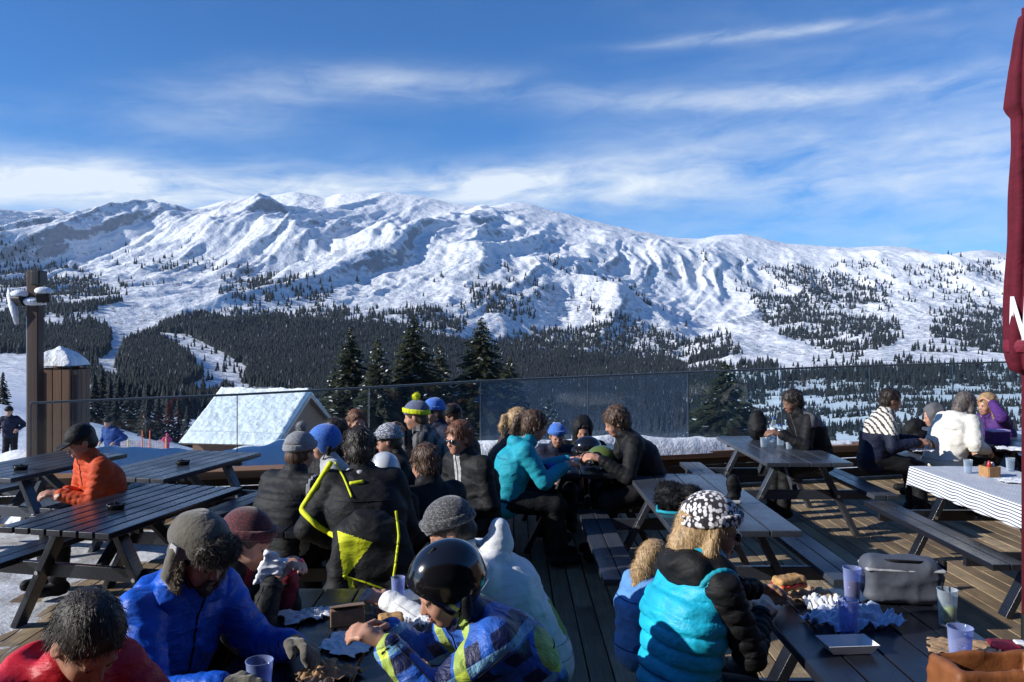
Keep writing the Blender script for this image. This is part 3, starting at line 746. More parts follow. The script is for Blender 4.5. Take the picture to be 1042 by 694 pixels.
bm = bmesh.new(); bar(bm, (1, -3.5, 5.2), (1, 2.5, 3.75), 22, .18, (0,.2,1)); obj('roof', bm, M['blockerwood'], rs)  # overhang added to cut sky light from above and behind
bm = bmesh.new()
for i in range(19): bar(bm, (-9.4+i*1.15, -.1, 4.18), (-9.4+i*1.15, 2.4, 3.58), .09, .16)
obj('rafter', bm, M['blockerwood'], rs)
# ================================================================ signed distance modelling for bodies and clothes
V3 = lambda *a: np.array(a, float)
def unit(v): v = np.asarray(v, float); return v/(np.linalg.norm(v)+1e-12)
class Sdf:
    def __init__(s, h): s.h = h; s.ops = []; s.post = []
    def cap(s, a, b, r0, r1=None, k=.02, op='+', quilt=0, period=.07, squash=None):
        a = np.asarray(a, float); b = np.asarray(b, float); r1 = r0 if r1 is None else r1; R = max(r0, r1)+abs(quilt)
        s.ops.append(('c', a, b, r0, r1, k, op, quilt, period, np.minimum(a, b)-R, np.maximum(a, b)+R)); return s
    def chain(s, pts, rs, k=.02, op='+', quilt=0, period=.07):
        for i in range(len(pts)-1): s.cap(pts[i], pts[i+1], rs[i], rs[i+1], k, op, quilt, period)
        return s
    def ell(s, c, r, R=None, k=.02, op='+'):
        c = np.asarray(c, float); r = np.asarray(r, float); R = np.eye(3) if R is None else np.asarray(R, float)
        e = np.sqrt(((R*r)**2).sum(1)); s.ops.append(('e', c, r, R, k, op, c-e, c+e)); return s
    def box(s, c, half, R=None, rnd=.01, k=.01, op='+'):
        c = np.asarray(c, float); half = np.asarray(half, float); R = np.eye(3) if R is None else np.asarray(R, float)
        e = np.abs(R) @ half + rnd; s.ops.append(('b', c, half-rnd, R, k, op, c-e, c+e, rnd)); return s
    def plane(s, p, n): s.ops.append(('p', np.asarray(p, float), unit(n))); return s     # keep the side n points away from
    def mesh(s, name, mat, parent=None, noise=None, classify=None, fuzz=None):
        h = s.h; adds = [o for o in s.ops if o[0] != 'p' and o[6 if o[0] == 'c' else 5] == '+']
        lo = np.min([o[9] if o[0] == 'c' else o[6] for o in adds], 0)-4*h-.03; hi = np.max([o[10] if o[0] == 'c' else o[7] for o in adds], 0)+4*h+.03
        n = np.ceil((hi-lo)/h).astype(int)+1; Fd = np.full(tuple(n), .2, np.float32)
        ax = [(lo[i]+h*np.arange(n[i])).astype(np.float32) for i in range(3)]
        for o in s.ops:
            if o[0] == 'p':
                d = ((ax[0][:,None,None]-o[1][0])*o[2][0] + (ax[1][None,:,None]-o[1][1])*o[2][1] + (ax[2][None,None,:]-o[1][2])*o[2][2])
                Fd = np.maximum(Fd, d); continue
            k, op = (o[5], o[6]) if o[0] == 'c' else (o[4], o[5]); bl, bh = (o[9], o[10]) if o[0] == 'c' else (o[6], o[7])
            mgn = k*1.2+3*h+.02
            i0 = np.clip(np.floor((bl-mgn-lo)/h).astype(int), 0, n); i1 = np.clip(np.ceil((bh+mgn-lo)/h).astype(int)+1, 0, n)
            if (i1 <= i0).any(): continue
            sl = tuple(slice(a, b) for a, b in zip(i0, i1))
            X = ax[0][sl[0]][:,None,None]; Y = ax[1][sl[1]][None,:,None]; Z = ax[2][sl[2]][None,None,:]
            if o[0] == 'c':
                a, b, r0, r1, q, per = o[1], o[2], o[3], o[4], o[7], o[8]; ab = b-a; L2 = float(ab@ab)+1e-9
                tt = np.clip(((X-a[0])*ab[0]+(Y-a[1])*ab[1]+(Z-a[2])*ab[2])/L2, 0, 1)
                d = np.sqrt((X-a[0]-tt*ab[0])**2+(Y-a[1]-tt*ab[1])**2+(Z-a[2]-tt*ab[2])**2) - (r0+(r1-r0)*tt)
                if q:
                    raw = ((X-a[0])*ab[0]+(Y-a[1])*ab[1]+(Z-a[2])*ab[2])/math.sqrt(L2)
                    d = d - q*(np.abs(np.sin(math.pi*raw/per))**.6-.5)
            else:
                c, R = o[1], o[3]; dx, dy, dz_ = X-c[0], Y-c[1], Z-c[2]
                q = [R[0,j]*dx+R[1,j]*dy+R[2,j]*dz_ for j in range(3)]
                if o[0] == 'e':
                    r = o[2]; k0 = np.sqrt((q[0]/r[0])**2+(q[1]/r[1])**2+(q[2]/r[2])**2); k1 = np.sqrt((q[0]/r[0]**2)**2+(q[1]/r[1]**2)**2+(q[2]/r[2]**2)**2)+1e-6
                    d = k0*(k0-1)/k1; d = np.where(k0 < .05, -r.min(), d)
                else:
                    hf = o[2]; e = [np.abs(q[j])-hf[j] for j in range(3)]
                    d = np.sqrt(sum(np.maximum(v, 0)**2 for v in e)) + np.minimum(np.maximum(np.maximum(e[0], e[1]), e[2]), 0) - o[8]
            A = Fd[sl]; kk = max(k, 1e-4)
            if op == '+': hh = np.clip(.5+.5*(A-d)/kk, 0, 1); Fd[sl] = A*(1-hh)+d*hh - kk*hh*(1-hh)
            else: hh = np.clip(.5-.5*(A+d)/kk, 0, 1); Fd[sl] = A*(1-hh)-d*hh + kk*hh*(1-hh)
        if noise:
            band = np.abs(Fd) < .05; ii = np.nonzero(band); Pn = [ax[j][ii[j]] for j in range(3)]
            Fd[ii] += noise(*Pn).astype(np.float32)
        Fd[0]=Fd[-1]=.1; Fd[:,0]=Fd[:,-1]=.1; Fd[:,:,0]=Fd[:,:,-1]=.1
        ins = Fd < 0
        cnt = sum(ins[a:n[0]-1+a, b:n[1]-1+b, c:n[2]-1+c].astype(np.int8) for a in (0,1) for b in (0,1) for c in (0,1))
        act = (cnt > 0) & (cnt < 8); ci = np.nonzero(act); m_ = len(ci[0])
        vid = np.full(act.shape, -1, np.int32); vid[ci] = np.arange(m_)
        cor = {(a,b,c): Fd[ci[0]+a, ci[1]+b, ci[2]+c] for a in (0,1) for b in (0,1) for c in (0,1)}
        acc = np.zeros((m_, 3), np.float32); num = np.zeros(m_, np.float32)
        for d_ in range(3):
            for u in (0,1):
                for v in (0,1):
                    c0 = [u, v]; c0.insert(d_, 0); c1 = [u, v]; c1.insert(d_, 1)
                    f0, f1 = cor[tuple(c0)], cor[tuple(c1)]; x_ = (f0 < 0) != (f1 < 0)
                    tt = np.where(x_, f0/(f0-f1+1e-12), 0); p = np.tile(np.array(c0, np.float32), (m_, 1)); p[:, d_] = tt
                    acc += p*x_[:, None]; num += x_
        vtx = lo + h*(np.stack(ci, 1)+acc/num[:, None])
        Fq = []
        for d_ in range(3):
            s0 = [slice(1, -1)]*3; s0[d_] = slice(0, n[d_]-1); s1 = list(s0); s1[d_] = slice(1, n[d_])
            A, B = ins[tuple(s0)], ins[tuple(s1)]; e = A != B; ei = np.nonzero(e); base = [ei[j]+(0 if j == d_ else 1) for j in range(3)]
            o1, o2 = [j for j in range(3) if j != d_]
            def cell(a, b):
                q = [v.copy() for v in base]; q[o1] = q[o1]-a; q[o2] = q[o2]-b; return vid[tuple(q)]
            qd = np.stack([cell(1,1), cell(0,1), cell(0,0), cell(1,0)], 1)
            flip = A[ei] if d_ != 1 else ~A[ei]
            qd = np.where(flip[:, None], qd, qd[:, ::-1]); Fq.append(qd)
        fq = np.concatenate(Fq); fq = fq[(fq >= 0).all(1)]
        o = npmesh(name, vtx, fq, mat, parent, True)
        if classify is not None:
            cc = vtx[fq].mean(1); mi = classify(cc)
            if len(o.data.polygons) == len(mi): o.data.polygons.foreach_set('material_index', mi.astype(np.int32))
        s.v, s.f = vtx, fq
        if fuzz: add_fuzz(o, vtx, fq, **fuzz)
        return o
def add_fuzz(parent, v, f, name='fur', mat=None, n=3000, L=.02, w=.0015, seed=1, sel=None, comb=(0,0,-.5)):
    r = np.random.default_rng(seed); c = v[f].mean(1); nn = np.cross(v[f[:,2]]-v[f[:,0]], v[f[:,3]]-v[f[:,1]]); nn /= np.linalg.norm(nn, axis=1)[:, None]+1e-9
    if sel is not None: k = sel(c); c, nn = c[k], nn[k]
    if not len(c): return
    i = r.integers(0, len(c), n); p = c[i]+r.normal(0, .003, (n,3)); d = nn[i]+r.normal(0, .35, (n,3))+np.array(comb); d /= np.linalg.norm(d, axis=1)[:, None]
    sd = np.cross(d, r.normal(0, 1, (n,3))); sd /= np.linalg.norm(sd, axis=1)[:, None]; Ls = L*r.uniform(.5, 1.2, n)[:, None]
    tip = p+d*Ls+np.array([0,0,-1])*Ls*.2
    V = np.stack([p-sd*w-d*.003, p+sd*w-d*.003, tip], 1).reshape(-1, 3)
    npmesh(name, V, np.arange(n*3).reshape(-1, 3), mat, parent)
def wrinkle(a1=.006, s1=9, a2=.003, s2=22, seed=0, ridge=True):
    def fn(x, y, z):
        n = vnoise3(x*s1+seed, y*s1, z*s1*1.6, seed); n = (np.abs(2*n-1) if ridge else n)-.4
        return a1*n*2 + a2*(vnoise3(x*s2, y*s2+seed, z*s2*1.3, seed+3)-.5)*2
    return fn

def folds(a1, a2, seed=0):
    def fn(x, y, z):
        wx = .12*(vnoise3(x*4, y*4+seed, z*4, 11)-.5); wz = .12*(vnoise3(x*4+9, y*4, z*4+seed, 12)-.5)
        n = np.abs(2*vnoise3((x+wx)*6+seed, (y+wx)*6, (z+wz)*13, seed)-1)**.7 - .45
        m = np.abs(2*vnoise3((x+wz)*15, (y+wx)*15+seed, (z+wx)*24, seed+5)-1)**.8 - .45
        return a1*n + a2*m*1.3 + .0015*(vnoise3(x*55, y*55, z*55, 3)-.5)
    return fn
from mathutils.bvhtree import BVHTree
def bvh(S_): return BVHTree.FromPolygons([tuple(v) for v in S_.v], [tuple(int(i) for i in f) for f in S_.f])
def surf_line(tree, outs, ins_):
    pts = []
    for a, b in zip(outs, ins_):
        a = Vector(a); b = Vector(b); hit = tree.ray_cast(a, (b-a).normalized(), (b-a).length)
        if hit[0] is not None: pts.append(hit[0]+(a-b).normalized()*.001)
    return pts
def seam(name, pts, r, mat, parent, n=6):
    runs = [[]]
    for q in pts:
        if runs[-1] and (q-runs[-1][-1]).length > .055: runs.append([])
        runs[-1].append(q)
    best = max(runs, key=len)
    if len(best) < 4: return None
    bm = bmesh.new(); tube(bm, best, r, n); return obj(name, bm, mat, parent, True)

# ---------------------------------------------------------------- skin, hair, cloth
def skinmat(name, col):
    m, t, b = newmat(name); c = coord(t)
    n = t.noise(c, 30, 4); setp(t, b, Base_Color=t.mix(t.ramp(n, [(.35, 0), (.7, .5)]), col, (col[0]*1.05, col[1]*.72, col[2]*.66)), Roughness=.5)
    b.inputs['Subsurface Weight'].default_value = .08; b.inputs['Subsurface Radius'].default_value = (.01,.004,.002)
    bump(t, b, t.noise(c, 220, 3), .15, .002); return m
M['skin'] = skinmat('skin', (.46, .26, .18)); M['skin2'] = skinmat('skin_tanned', (.36, .19, .125)); M['skin3'] = skinmat('skin_brown', (.20, .11, .075))
M['lip'] = simple('lip', (.34, .12, .10), .45, .1, 20, 0); M['eye'] = simple('eye', (.05, .035, .03), .15, .1, 20, 0)
def hairmat(name, col):
    m, t, b = newmat(name); c = coord(t); n = t.noise(t.mapping(c, (60, 60, 9)), 2.0, 5, .6)
    setp(t, b, Base_Color=t.mix(1.0, col, t.ramp(n, [(.3, .45), (.7, 1.5)]), 'MULTIPLY'), Roughness=.5)
    bump(t, b, n, .8, .006); return m
M['h_dark'] = hairmat('hair_dark', (.022,.015,.011)); M['h_brown'] = hairmat('hair_brown', (.085,.045,.025)); M['h_blond'] = hairmat('hair_blond', (.42,.28,.14)); M['h_red'] = hairmat('hair_auburn', (.16,.065,.03))
M['h_grey'] = hairmat('hair_grey', (.12,.10,.09))
FC = lambda n, c, **k: M.setdefault(n, fabric(n, c, **k))
FC('black', (.005,.0055,.007)); FC('charcoal', (.012,.013,.015)); FC('olive', (.03,.029,.024)); FC('navy', (.007,.011,.032)); FC('red', (.48,.008,.022), rough=.5)
FC('blue', (.008,.085,.50), wrinkle=.8, rough=.45); FC('turq', (.012,.42,.62), wrinkle=.6, rough=.5); FC('turq2', (.012,.30,.40)); FC('white', (.72,.74,.76), var=.06); FC('cream', (.66,.64,.58), var=.1)
FC('orange', (.50,.06,.012)); FC('purple', (.07,.022,.15)); FC('neon', (.62,.66,.02), var=.15); FC('maroon', (.16,.012,.03)); FC('greyfab', (.10,.10,.11)); FC('midblue', (.015,.055,.22))
FC('pink', (.75,.05,.22)); FC('brownfab', (.05,.034,.028)); FC('lightgrey', (.38,.39,.41)); FC('jean', (.03,.04,.07)); FC('greenfab', (.20,.36,.05)); FC('skyblue', (.10,.26,.55))
def knit(name, c1, c2, sc=40, th=(.25,.5)):
    m, t, b = newmat(name); c = coord(t); v = t.node('ShaderNodeTexVoronoi'); v.inputs['Scale'].default_value = sc; t.l.new(t.mapping(c, (1,1,.75 if th[0] > .3 else 1.7), rot=(.3 if th[0] > .3 else 0,.35 if th[0] > .3 else 0,0)), v.inputs['Vector'])
    k = t.ramp(v.outputs[0], [(th[0], 1), (th[1], 0)]); setp(t, b, Base_Color=t.mix(k, c1, c2), Roughness=.9); b.inputs['Sheen Weight'].default_value = .3
    bump(t, b, v.outputs[0], -.9, .012); M[name] = m
knit('knit_grey', (.05,.05,.055), (.19,.19,.20), 95); knit('knit_light', (.17,.18,.20), (.30,.31,.33), 80); knit('knit_bw', (.018,.016,.022), (.80,.78,.80), 62, (.44,.54))
knit('knit_maroon', (.05,.008,.012), (.17,.02,.035), 90); knit('knit_blue', (.03,.12,.45), (.08,.25,.7), 90); knit('knit_navyyellow', (.07,.09,.16), (.15,.18,.26), 90); knit('knit_fair', (.12,.13,.17), (.6,.62,.66), 60)
M['helmet'] = simple('helmet_black', (.008,.008,.010), .16, .1, 20, .02, .001, 0, .5, .6); M['helmet_g'] = simple('helmet_green', (.10,.15,.035), .3, .2, 20, .05, .001, 0, .5, .3); M['helmet_w'] = simple('helmet_white', (.55,.58,.62), .3, .1, 20, .05, .001, 0, .5, .4)
M['lens'] = simple('dark_lens', (.01,.012,.016), .08, .1, 20, 0, 0, 0, .6, .5); M['lens_b'] = simple('blue_lens', (.03,.10,.30), .1, .1, 20, 0, 0, .3, .6, .5)
M['suede'] = simple('suede', (.105,.095,.075), .95, .35, 14, .5, .01, sheen=.4); M['fur'] = hairmat('fur_brown', (.05,.04,.028)); M['furlight'] = hairmat('fur_beige', (.30,.25,.17))
# plaid ski jacket: blue, navy, white and lime checks
m, t, b = newmat('plaid'); c = coord(t); s3 = t.node('ShaderNodeSeparateXYZ'); t.l.new(t.mapping(c, (1,1,1), rot=(.12,.5,.35)), s3.inputs[0])
def wave(v, per, lo_, hi_):
    f = t.m('FRACT', t.m('DIVIDE', v, per)); return t.m('MULTIPLY', t.m('GREATER_THAN', f, lo_), t.m('LESS_THAN', f, hi_))
a1 = wave(s3.outputs[0], .096, .0, .45); a2 = wave(s3.outputs[2], .092, .0, .45); w1 = wave(s3.outputs[0], .192, .55, .74); w2 = wave(s3.outputs[2], .184, .55, .72)
col = t.mix(a1, (.006,.012,.07), (.015,.11,.52)); col = t.mix(t.m('MULTIPLY', a2, .75), col, (.03,.13,.55)); col = t.mix(t.m('MULTIPLY', w1, .85), col, (.42,.55,.02)); col = t.mix(t.m('MULTIPLY', w2, .55), col, (.30,.62,.70)); col = t.mix(t.m('MULTIPLY', w1, w2), col, (.70,.85,.10))
gn = t.ramp(t.noise(c, 5, 2), [(.5, 0), (.6, .35)]); col = t.mix(gn, col, (.012,.02,.09))
setp(t, b, Base_Color=col, Roughness=.5); bump(t, b, t.noise(c, 14, 5, .6, 1), .6, .03); M['plaid'] = m

# ================================================================ people
PINFO = []
def person(label, head, yaw, lean=12, pitch=12, hyaw=0, sc=1.0, h=.014, jacket='black', trousers='black', skin='skin', hat=None, hatm=None, hair='short', hairm='h_brown',
           handL=None, handR=None, glove=None, stand=False, hood=None, glasses=None, group=None, quilt=0, collar=.085, classify=None, jmats=None, beard=False, curl=.7, slouch=14, side=0, vest=None,
           roll=0, standz=None, puff=1.0, cat='person', stripes=None, near=False, legs_fwd=.42):
    ya = rad(yaw); f = V3(math.cos(ya), math.sin(ya), 0); l = V3(-math.sin(ya), math.cos(ya), 0); u = V3(0,0,1)
    def tdir(a): return math.cos(rad(a))*u + math.sin(rad(a))*f + math.sin(rad(side))*l
    t1 = unit(tdir(lean)); t2 = unit(tdir(lean+slouch)); t3 = unit(tdir((lean+slouch)*.75+5))
    offC = t1*.30*sc; offN = offC + t2*.20*sc; offH = offN + t3*.165*sc
    Hc = np.array(P(*head)); hip = Hc-offH; Cc = hip+offC; Nn = hip+offN
    PINFO.append((label[:40], [round(float(v), 2) for v in hip], round(float(Hc[2]), 2)))
    root = thing('person', (float(hip[0]), float(hip[1]), 0), 0, label, cat, group)
    o3 = np.array([hip[0], hip[1], 0]); loc = lambda p: np.asarray(p)-o3
    hip, Cc, Nn, Hc = loc(hip), loc(Cc), loc(Nn), loc(Hc)
    hy = rad(yaw+hyaw); hf0 = V3(math.cos(hy), math.sin(hy), 0); hl = V3(-math.sin(hy), math.cos(hy), 0)
    hf = math.cos(rad(pitch))*hf0 - math.sin(rad(pitch))*u; hu = np.cross(hf, hl)
    if roll: c_, s_ = math.cos(rad(roll)), math.sin(rad(roll)); hl, hu = hl*c_+hu*s_, hu*c_-hl*s_
    RH = np.stack([hf, hl, hu], 1)
    hs = sc if sc > .95 else sc*1.1
    hp = lambda a, b, c: Hc + (hf*a + hl*b + hu*c)*hs
    lp = lambda p: (np.asarray(p)-Hc) @ RH / hs           # into head space
    # legs
    if stand:
        gzv = standz
        knees = [np.array([hip[0], hip[1], gzv+.5*sc]) + l*s_*.11*sc + f*.04 for s_ in (1,-1)]; feet = [np.array([hip[0], hip[1], gzv+.08]) + l*s_*.14*sc for s_ in (1,-1)]
    else:
        kz = min(.52, hip[2]+.0) if hip[2] > .4 else hip[2]+.02
        knees = [np.array([hip[0], hip[1], kz]) + l*s_*.12*sc + f*legs_fwd*sc for s_ in (1,-1)]; feet = [np.array([hip[0], hip[1], .07]) + l*s_*.13*sc + f*(legs_fwd+.03)*sc for s_ in (1,-1)]
    hips = [hip + l*s_*.085*sc for s_ in (1,-1)]
    # arms (1 = left of the person)
    shs = [Nn - t2*.045*sc + l*s_*.175*sc for s_ in (1,-1)]; L1, L2 = .29*sc, .26*sc; wr, elb, hands = [], [], []
    for i, tg in enumerate((handL, handR)):
        s_ = 1 if i == 0 else -1
        if tg is None: T = knees[i]*.55+hip*.45 + np.array([0,0,.12*sc]) + f*.05
        elif isinstance(tg, str): T = Nn*.3 + hip*.7 + l*s_*.24*sc + f*.12*sc
        else: T = loc(np.array(P(*tg)))
        S0 = shs[i]; D = T-S0; Ld = np.linalg.norm(D)
        if Ld > (L1+L2)*.985: T = S0+D*((L1+L2)*.985/Ld); D = T-S0; Ld = np.linalg.norm(D)
        a = (L1*L1-L2*L2+Ld*Ld)/(2*Ld); hh = math.sqrt(max(L1*L1-a*a, 0)); pole = -u*1.0 + l*s_*.55 - f*.25; dn_ = unit(D); pole = unit(pole-dn_*(pole@dn_))
        elb.append(S0+dn_*a+pole*hh); wr.append(T)
    # body: one continuous surface
    B = Sdf(h)
    B.chain([hip, Cc, Nn-t2*.03*sc], [.10*sc, .11*sc, .07*sc], .04)
    for i in (0,1):
        B.cap(Nn-t2*.05*sc, shs[i], .05*sc, .048*sc, .03)
        B.chain([shs[i], elb[i], wr[i]], [.046*sc, .038*sc, .025*sc], .015)
        B.chain([hips[i], knees[i], feet[i]], [.075*sc, .052*sc, .036*sc], .02); B.cap(feet[i]-f*.03, feet[i]+f*.13*sc, .035*sc, .03*sc)
        fd = unit(wr[i]-elb[i]); s_ = 1 if i == 0 else -1
        hd = unit(fd*.8+f*.35-u*.1); nrm = unit(-u*.6 + -l*s_*.5 + f*.2); nrm = unit(nrm-hd*(nrm@hd)); wd = np.cross(nrm, hd)
        if wd@(-l*s_+u*.6) < 0: wd = -wd                                   # towards the thumb
        fr_ = (.0105 if near else .0125)*sc + (.003 if glove else 0); hg = []
        lens = (.86, 1.0, .94, .74); offs = (.030, .010, -.011, -.030)
        for q in range(4):
            kn = wr[i]+hd*.088*sc+wd*offs[q]*sc; hg.append((wr[i]+wd*offs[q]*.55*sc+hd*.012, kn, (.014 if q in (1,2) else .013)*sc, fr_*1.08))
            p = kn; dd = hd; cu = curl*(1+.12*q)
            for ls, am in ((.043, .6), (.027, .9), (.021, .6)):
                dd = unit(dd*math.cos(cu*am)+nrm*math.sin(cu*am)); pn = p+dd*ls*lens[q]*sc; hg.append((p, pn, fr_, fr_*.88)); p = pn
        tb = wr[i]+wd*.022*sc+hd*.022; tk = tb+(wd*.75+hd*.7+nrm*.35)*.036*sc; te = tk+unit(hd*.9+nrm*.6+wd*.1)*.034*sc; tt_ = te+unit(hd*.8+nrm*.8-wd*.2)*.024*sc
        hg += [(tb, tk, .015*sc, fr_*1.15), (tk, te, fr_*1.12, fr_), (te, tt_, fr_, fr_*.9)]
        hands.append(hg)
        if glove is None:
            B.cap(wr[i], wr[i]+hd*.07*sc, .021*sc, .022*sc, .02)
            for a_, b_, r0, r1 in hg: B.cap(a_, b_, r0, r1, .006)
        else: B.cap(wr[i], wr[i]+hd*.06*sc, .02*sc, .02*sc, .02)
    B.cap(Nn-t2*.04*sc, hp(-.02,0,-.06), .058*sc, .052*sc, .02)
    E = lambda c, r, k=.015, op='+': B.ell(hp(*c), np.array(r)*hs, RH, k, op)
    E((-.012,0,.035), (.095,.077,.085)); E((.022,0,-.03), (.068,.060,.086), .03); E((.052,0,-.088), (.028,.029,.022), .025)
    if h < .02:
        B.cap(hp(.078,-.034,.016), hp(.078,.034,.016), .009*hs, None, .012)
        for s_ in (1,-1):
            E((.058, s_*.036, -.032), (.024,.022,.026), .02); E((.097, s_*.031, -.002), (.017,.019,.0125), .008, '-'); B.ell(hp(.0755, s_*.031, -.001), np.array([.0135]*3)*hs, RH, .002)
            B.cap(hp(.088, s_*.018, .012), hp(.082, s_*.044, .010), .0045*hs, None, .005)
            E((.096, s_*.011, -.034), (.010,.007,.006), .006)
        B.chain([hp(.084,0,.006), hp(.094,0,-.014), hp(.1035,0,-.029)], [.0075*hs, .0085*hs, .0105*hs], .010)
        B.cap(hp(.0915,-.017,-.060), hp(.0915,.017,-.060), .0050*hs, None, .006); B.cap(hp(.089,-.014,-.069), hp(.089,.014,-.069), .0058*hs, None, .006)
        E((.098,0,-.0645), (.012,.022,.0016), .003, '-')
    else: B.cap(hp(.080,0,.01), hp(.108,0,-.035), .008*hs, .014*hs, .015)
    for s_ in (1,-1):
        E((-.006, s_*.077, -.008), (.020,.009,.031), .008)
        if h < .012: E((.0, s_*.085, -.006), (.011,.005,.019), .005, '-')
    def skincls(c):
        q = (c-Hc) @ RH / hs; mi = np.zeros(len(c), int)
        mi[(abs(q[:,1]) < .024) & (q[:,2] < -.054) & (q[:,2] > -.075) & (q[:,0] > .086)] = 1
        for s_ in (1,-1): mi[(np.linalg.norm(q-np.array([.0755, s_*.031, -.001]), axis=1) < .0150) & (q[:,0] > .0845)] = 2
        return mi
    body = B.mesh('body', [M[skin], M['lip'], M['eye']], root, None, skincls)
    # trousers and boots
    T_ = Sdf(max(h, .014)); q_ = .02
    for i in (0,1):
        T_.chain([hips[i], knees[i], feet[i]+u*.10*sc], [.108*sc, .082*sc, .070*sc], .03)
    T_.cap(hips[0], hips[1], .112*sc, None, .03); T_.mesh('trousers', M[trousers], root, wrinkle(.007, 8, .003, 20, 3))
    for i in (0,1):
        K = Sdf(max(h, .014)); K.cap(feet[i]+u*.10*sc, feet[i], .058*sc, .055*sc, .02).cap(feet[i]-f*.04*sc, feet[i]+f*.15*sc, .052*sc, .045*sc, .02)
        K.mesh('boot', M['black'], root)
    # jacket
    J = Sdf(h); w_ = .075*sc; r1_, r2_ = .125*sc*puff, .135*sc*puff; qa = quilt
    J.chain([hip-t1*.03*sc+l*w_*.9, Cc+l*w_], [r1_*1.04, r2_], .05, quilt=qa); J.chain([hip-t1*.03*sc-l*w_*.9, Cc-l*w_], [r1_*1.04, r2_], .05, quilt=qa); J.cap(hip-t1*.02*sc, Cc, r1_*1.02, r2_, .05, quilt=qa)
    J.chain([Cc+l*w_, Nn-t2*.09*sc+l*.085*sc], [r2_, .098*sc*puff], .05, quilt=qa); J.chain([Cc-l*w_, Nn-t2*.09*sc-l*.085*sc], [r2_, .098*sc*puff], .05, quilt=qa); J.cap(Cc, Nn-t2*.08*sc, r2_, .10*sc*puff, .05)
    sleeves = J if vest is None else Sdf(h)
    for i in (0,1):
        J.cap(Nn-t2*.06*sc, shs[i]-(0 if vest is None else 1)*(shs[i]-Nn)*.15, .075*sc, .072*sc*puff, .05)
        cuff = wr[i]-unit(wr[i]-elb[i])*.015
        sq = max(qa*.8, .0045); sleeves.chain([shs[i], elb[i]], [.078*sc*puff, .064*sc*puff], .022, quilt=sq, period=.058); sleeves.chain([elb[i], cuff], [.066*sc*puff, .046*sc*puff], .016, quilt=sq, period=.043)
    cz_ = Nn + t3*.035*sc
    J.cap(Nn-t2*.02, cz_, .085*sc, collar*sc, .03); J.cap(cz_+t3*.05*sc, cz_+t3*.02*sc, .050*sc, .060*sc, .006, '-')
    if hood:
        J.ell(Nn - f*.085*sc + u*.025*sc, (.075*sc, .125*sc, .06*sc), np.stack([f, l, u], 1), .03); J.ell(Nn - f*.05*sc + u*.085*sc, (.05*sc, .085*sc, .035*sc), np.stack([f, l, u], 1), .02, '-')
    wk = folds(.013 if not quilt else .005, .0045, len(label) % 7)
    jm = [M[j] for j in (jmats or [jacket])]
    if quilt:
        wk0 = wk; qp = .062 if vest is not None else .045; qd = .0085 if vest is not None else .006
        def wk(x, y, z, wk0=wk0, hip=hip, t1=t1):
            s_ = ((x-hip[0])*t1[0]+(y-hip[1])*t1[1]+(z-hip[2])*t1[2])/qp + .35*(vnoise3(x*6, y*6, z*6, 77)-.5)
            g = np.abs(s_-np.floor(s_)-.5)*2; return wk0(x, y, z) + qd*(np.exp(-((1-g)/.16)**2)) - qd*.3
    clsf = None
    if classify:
        fr3 = dict(hip=hip, C=Cc, N=Nn, f=f, l=l, u=u, t1=t1, t2=t2, sh=shs, el=elb, wr=wr, sc=sc)
        clsf = lambda c: classify(c, fr3)
    jk = J.mesh('jacket' if vest is None else 'vest', jm, root, wk, clsf)
    if vest is not None: sleeves.cap(Nn-t2*.1*sc, shs[0], .05*sc, .06*sc).cap(Nn-t2*.1*sc, shs[1], .05*sc, .06*sc); sleeves.mesh('sleeves', M[vest], root, wk)
    if glove:
        for i in (0,1):
            G_ = Sdf(min(h, .010))
            for a_, b_, r0, r1 in hands[i]: G_.cap(a_, b_, r0+.003, r1+.003, .008)
            G_.cap(wr[i]-unit(wr[i]-elb[i])*.03, wr[i]+unit(wr[i]-elb[i])*.02, .043*sc, .034*sc, .015)
            G_.mesh('glove', M[glove], root)
    if h <= .0125:      # zip, yoke seam, hem cord and cuffs follow the cloth
        tr_ = bvh(J); lin = lambda a, b, n: [a+(b-a)*i/(n-1) for i in range(n)]
        ax_ = lin(hip, Cc, 12)+lin(Cc, Nn+t3*.03*sc, 10)[1:]; sm = h*.35
        seam('zip', surf_line(tr_, [q+f*.5 for q in ax_], ax_), .0045*sc, M['charcoal' if jacket not in ('charcoal','black') else 'greyfab'], jk)
        sm_m = M['charcoal'] if jacket in ('black','charcoal') else (M['lightgrey'] if jacket in ('white','cream') else (M['midblue'] if jacket in ('turq','turq2','skyblue','blue') else M['black']))
        yk = Cc+(Nn-Cc)*.42
        if jacket not in ('white','turq'): seam('yoke_seam', surf_line(tr_, [yk-f*.5+l*x for x in np.linspace(-.17,.17,15)*sc], [yk+l*x for x in np.linspace(-.17,.17,15)*sc]), .0028, sm_m, jk)
        for q_ in ((.06,) if not near else (.05, .30)):
            cc_ = hip+(Cc-hip)*q_; dr = [f*math.cos(a)+l*math.sin(a) for a in np.linspace(0, 2*math.pi, 33)]
            seam('hem_seam', surf_line(tr_, [cc_+d*.6 for d in dr], [cc_ for d in dr]), .0032, sm_m, jk)
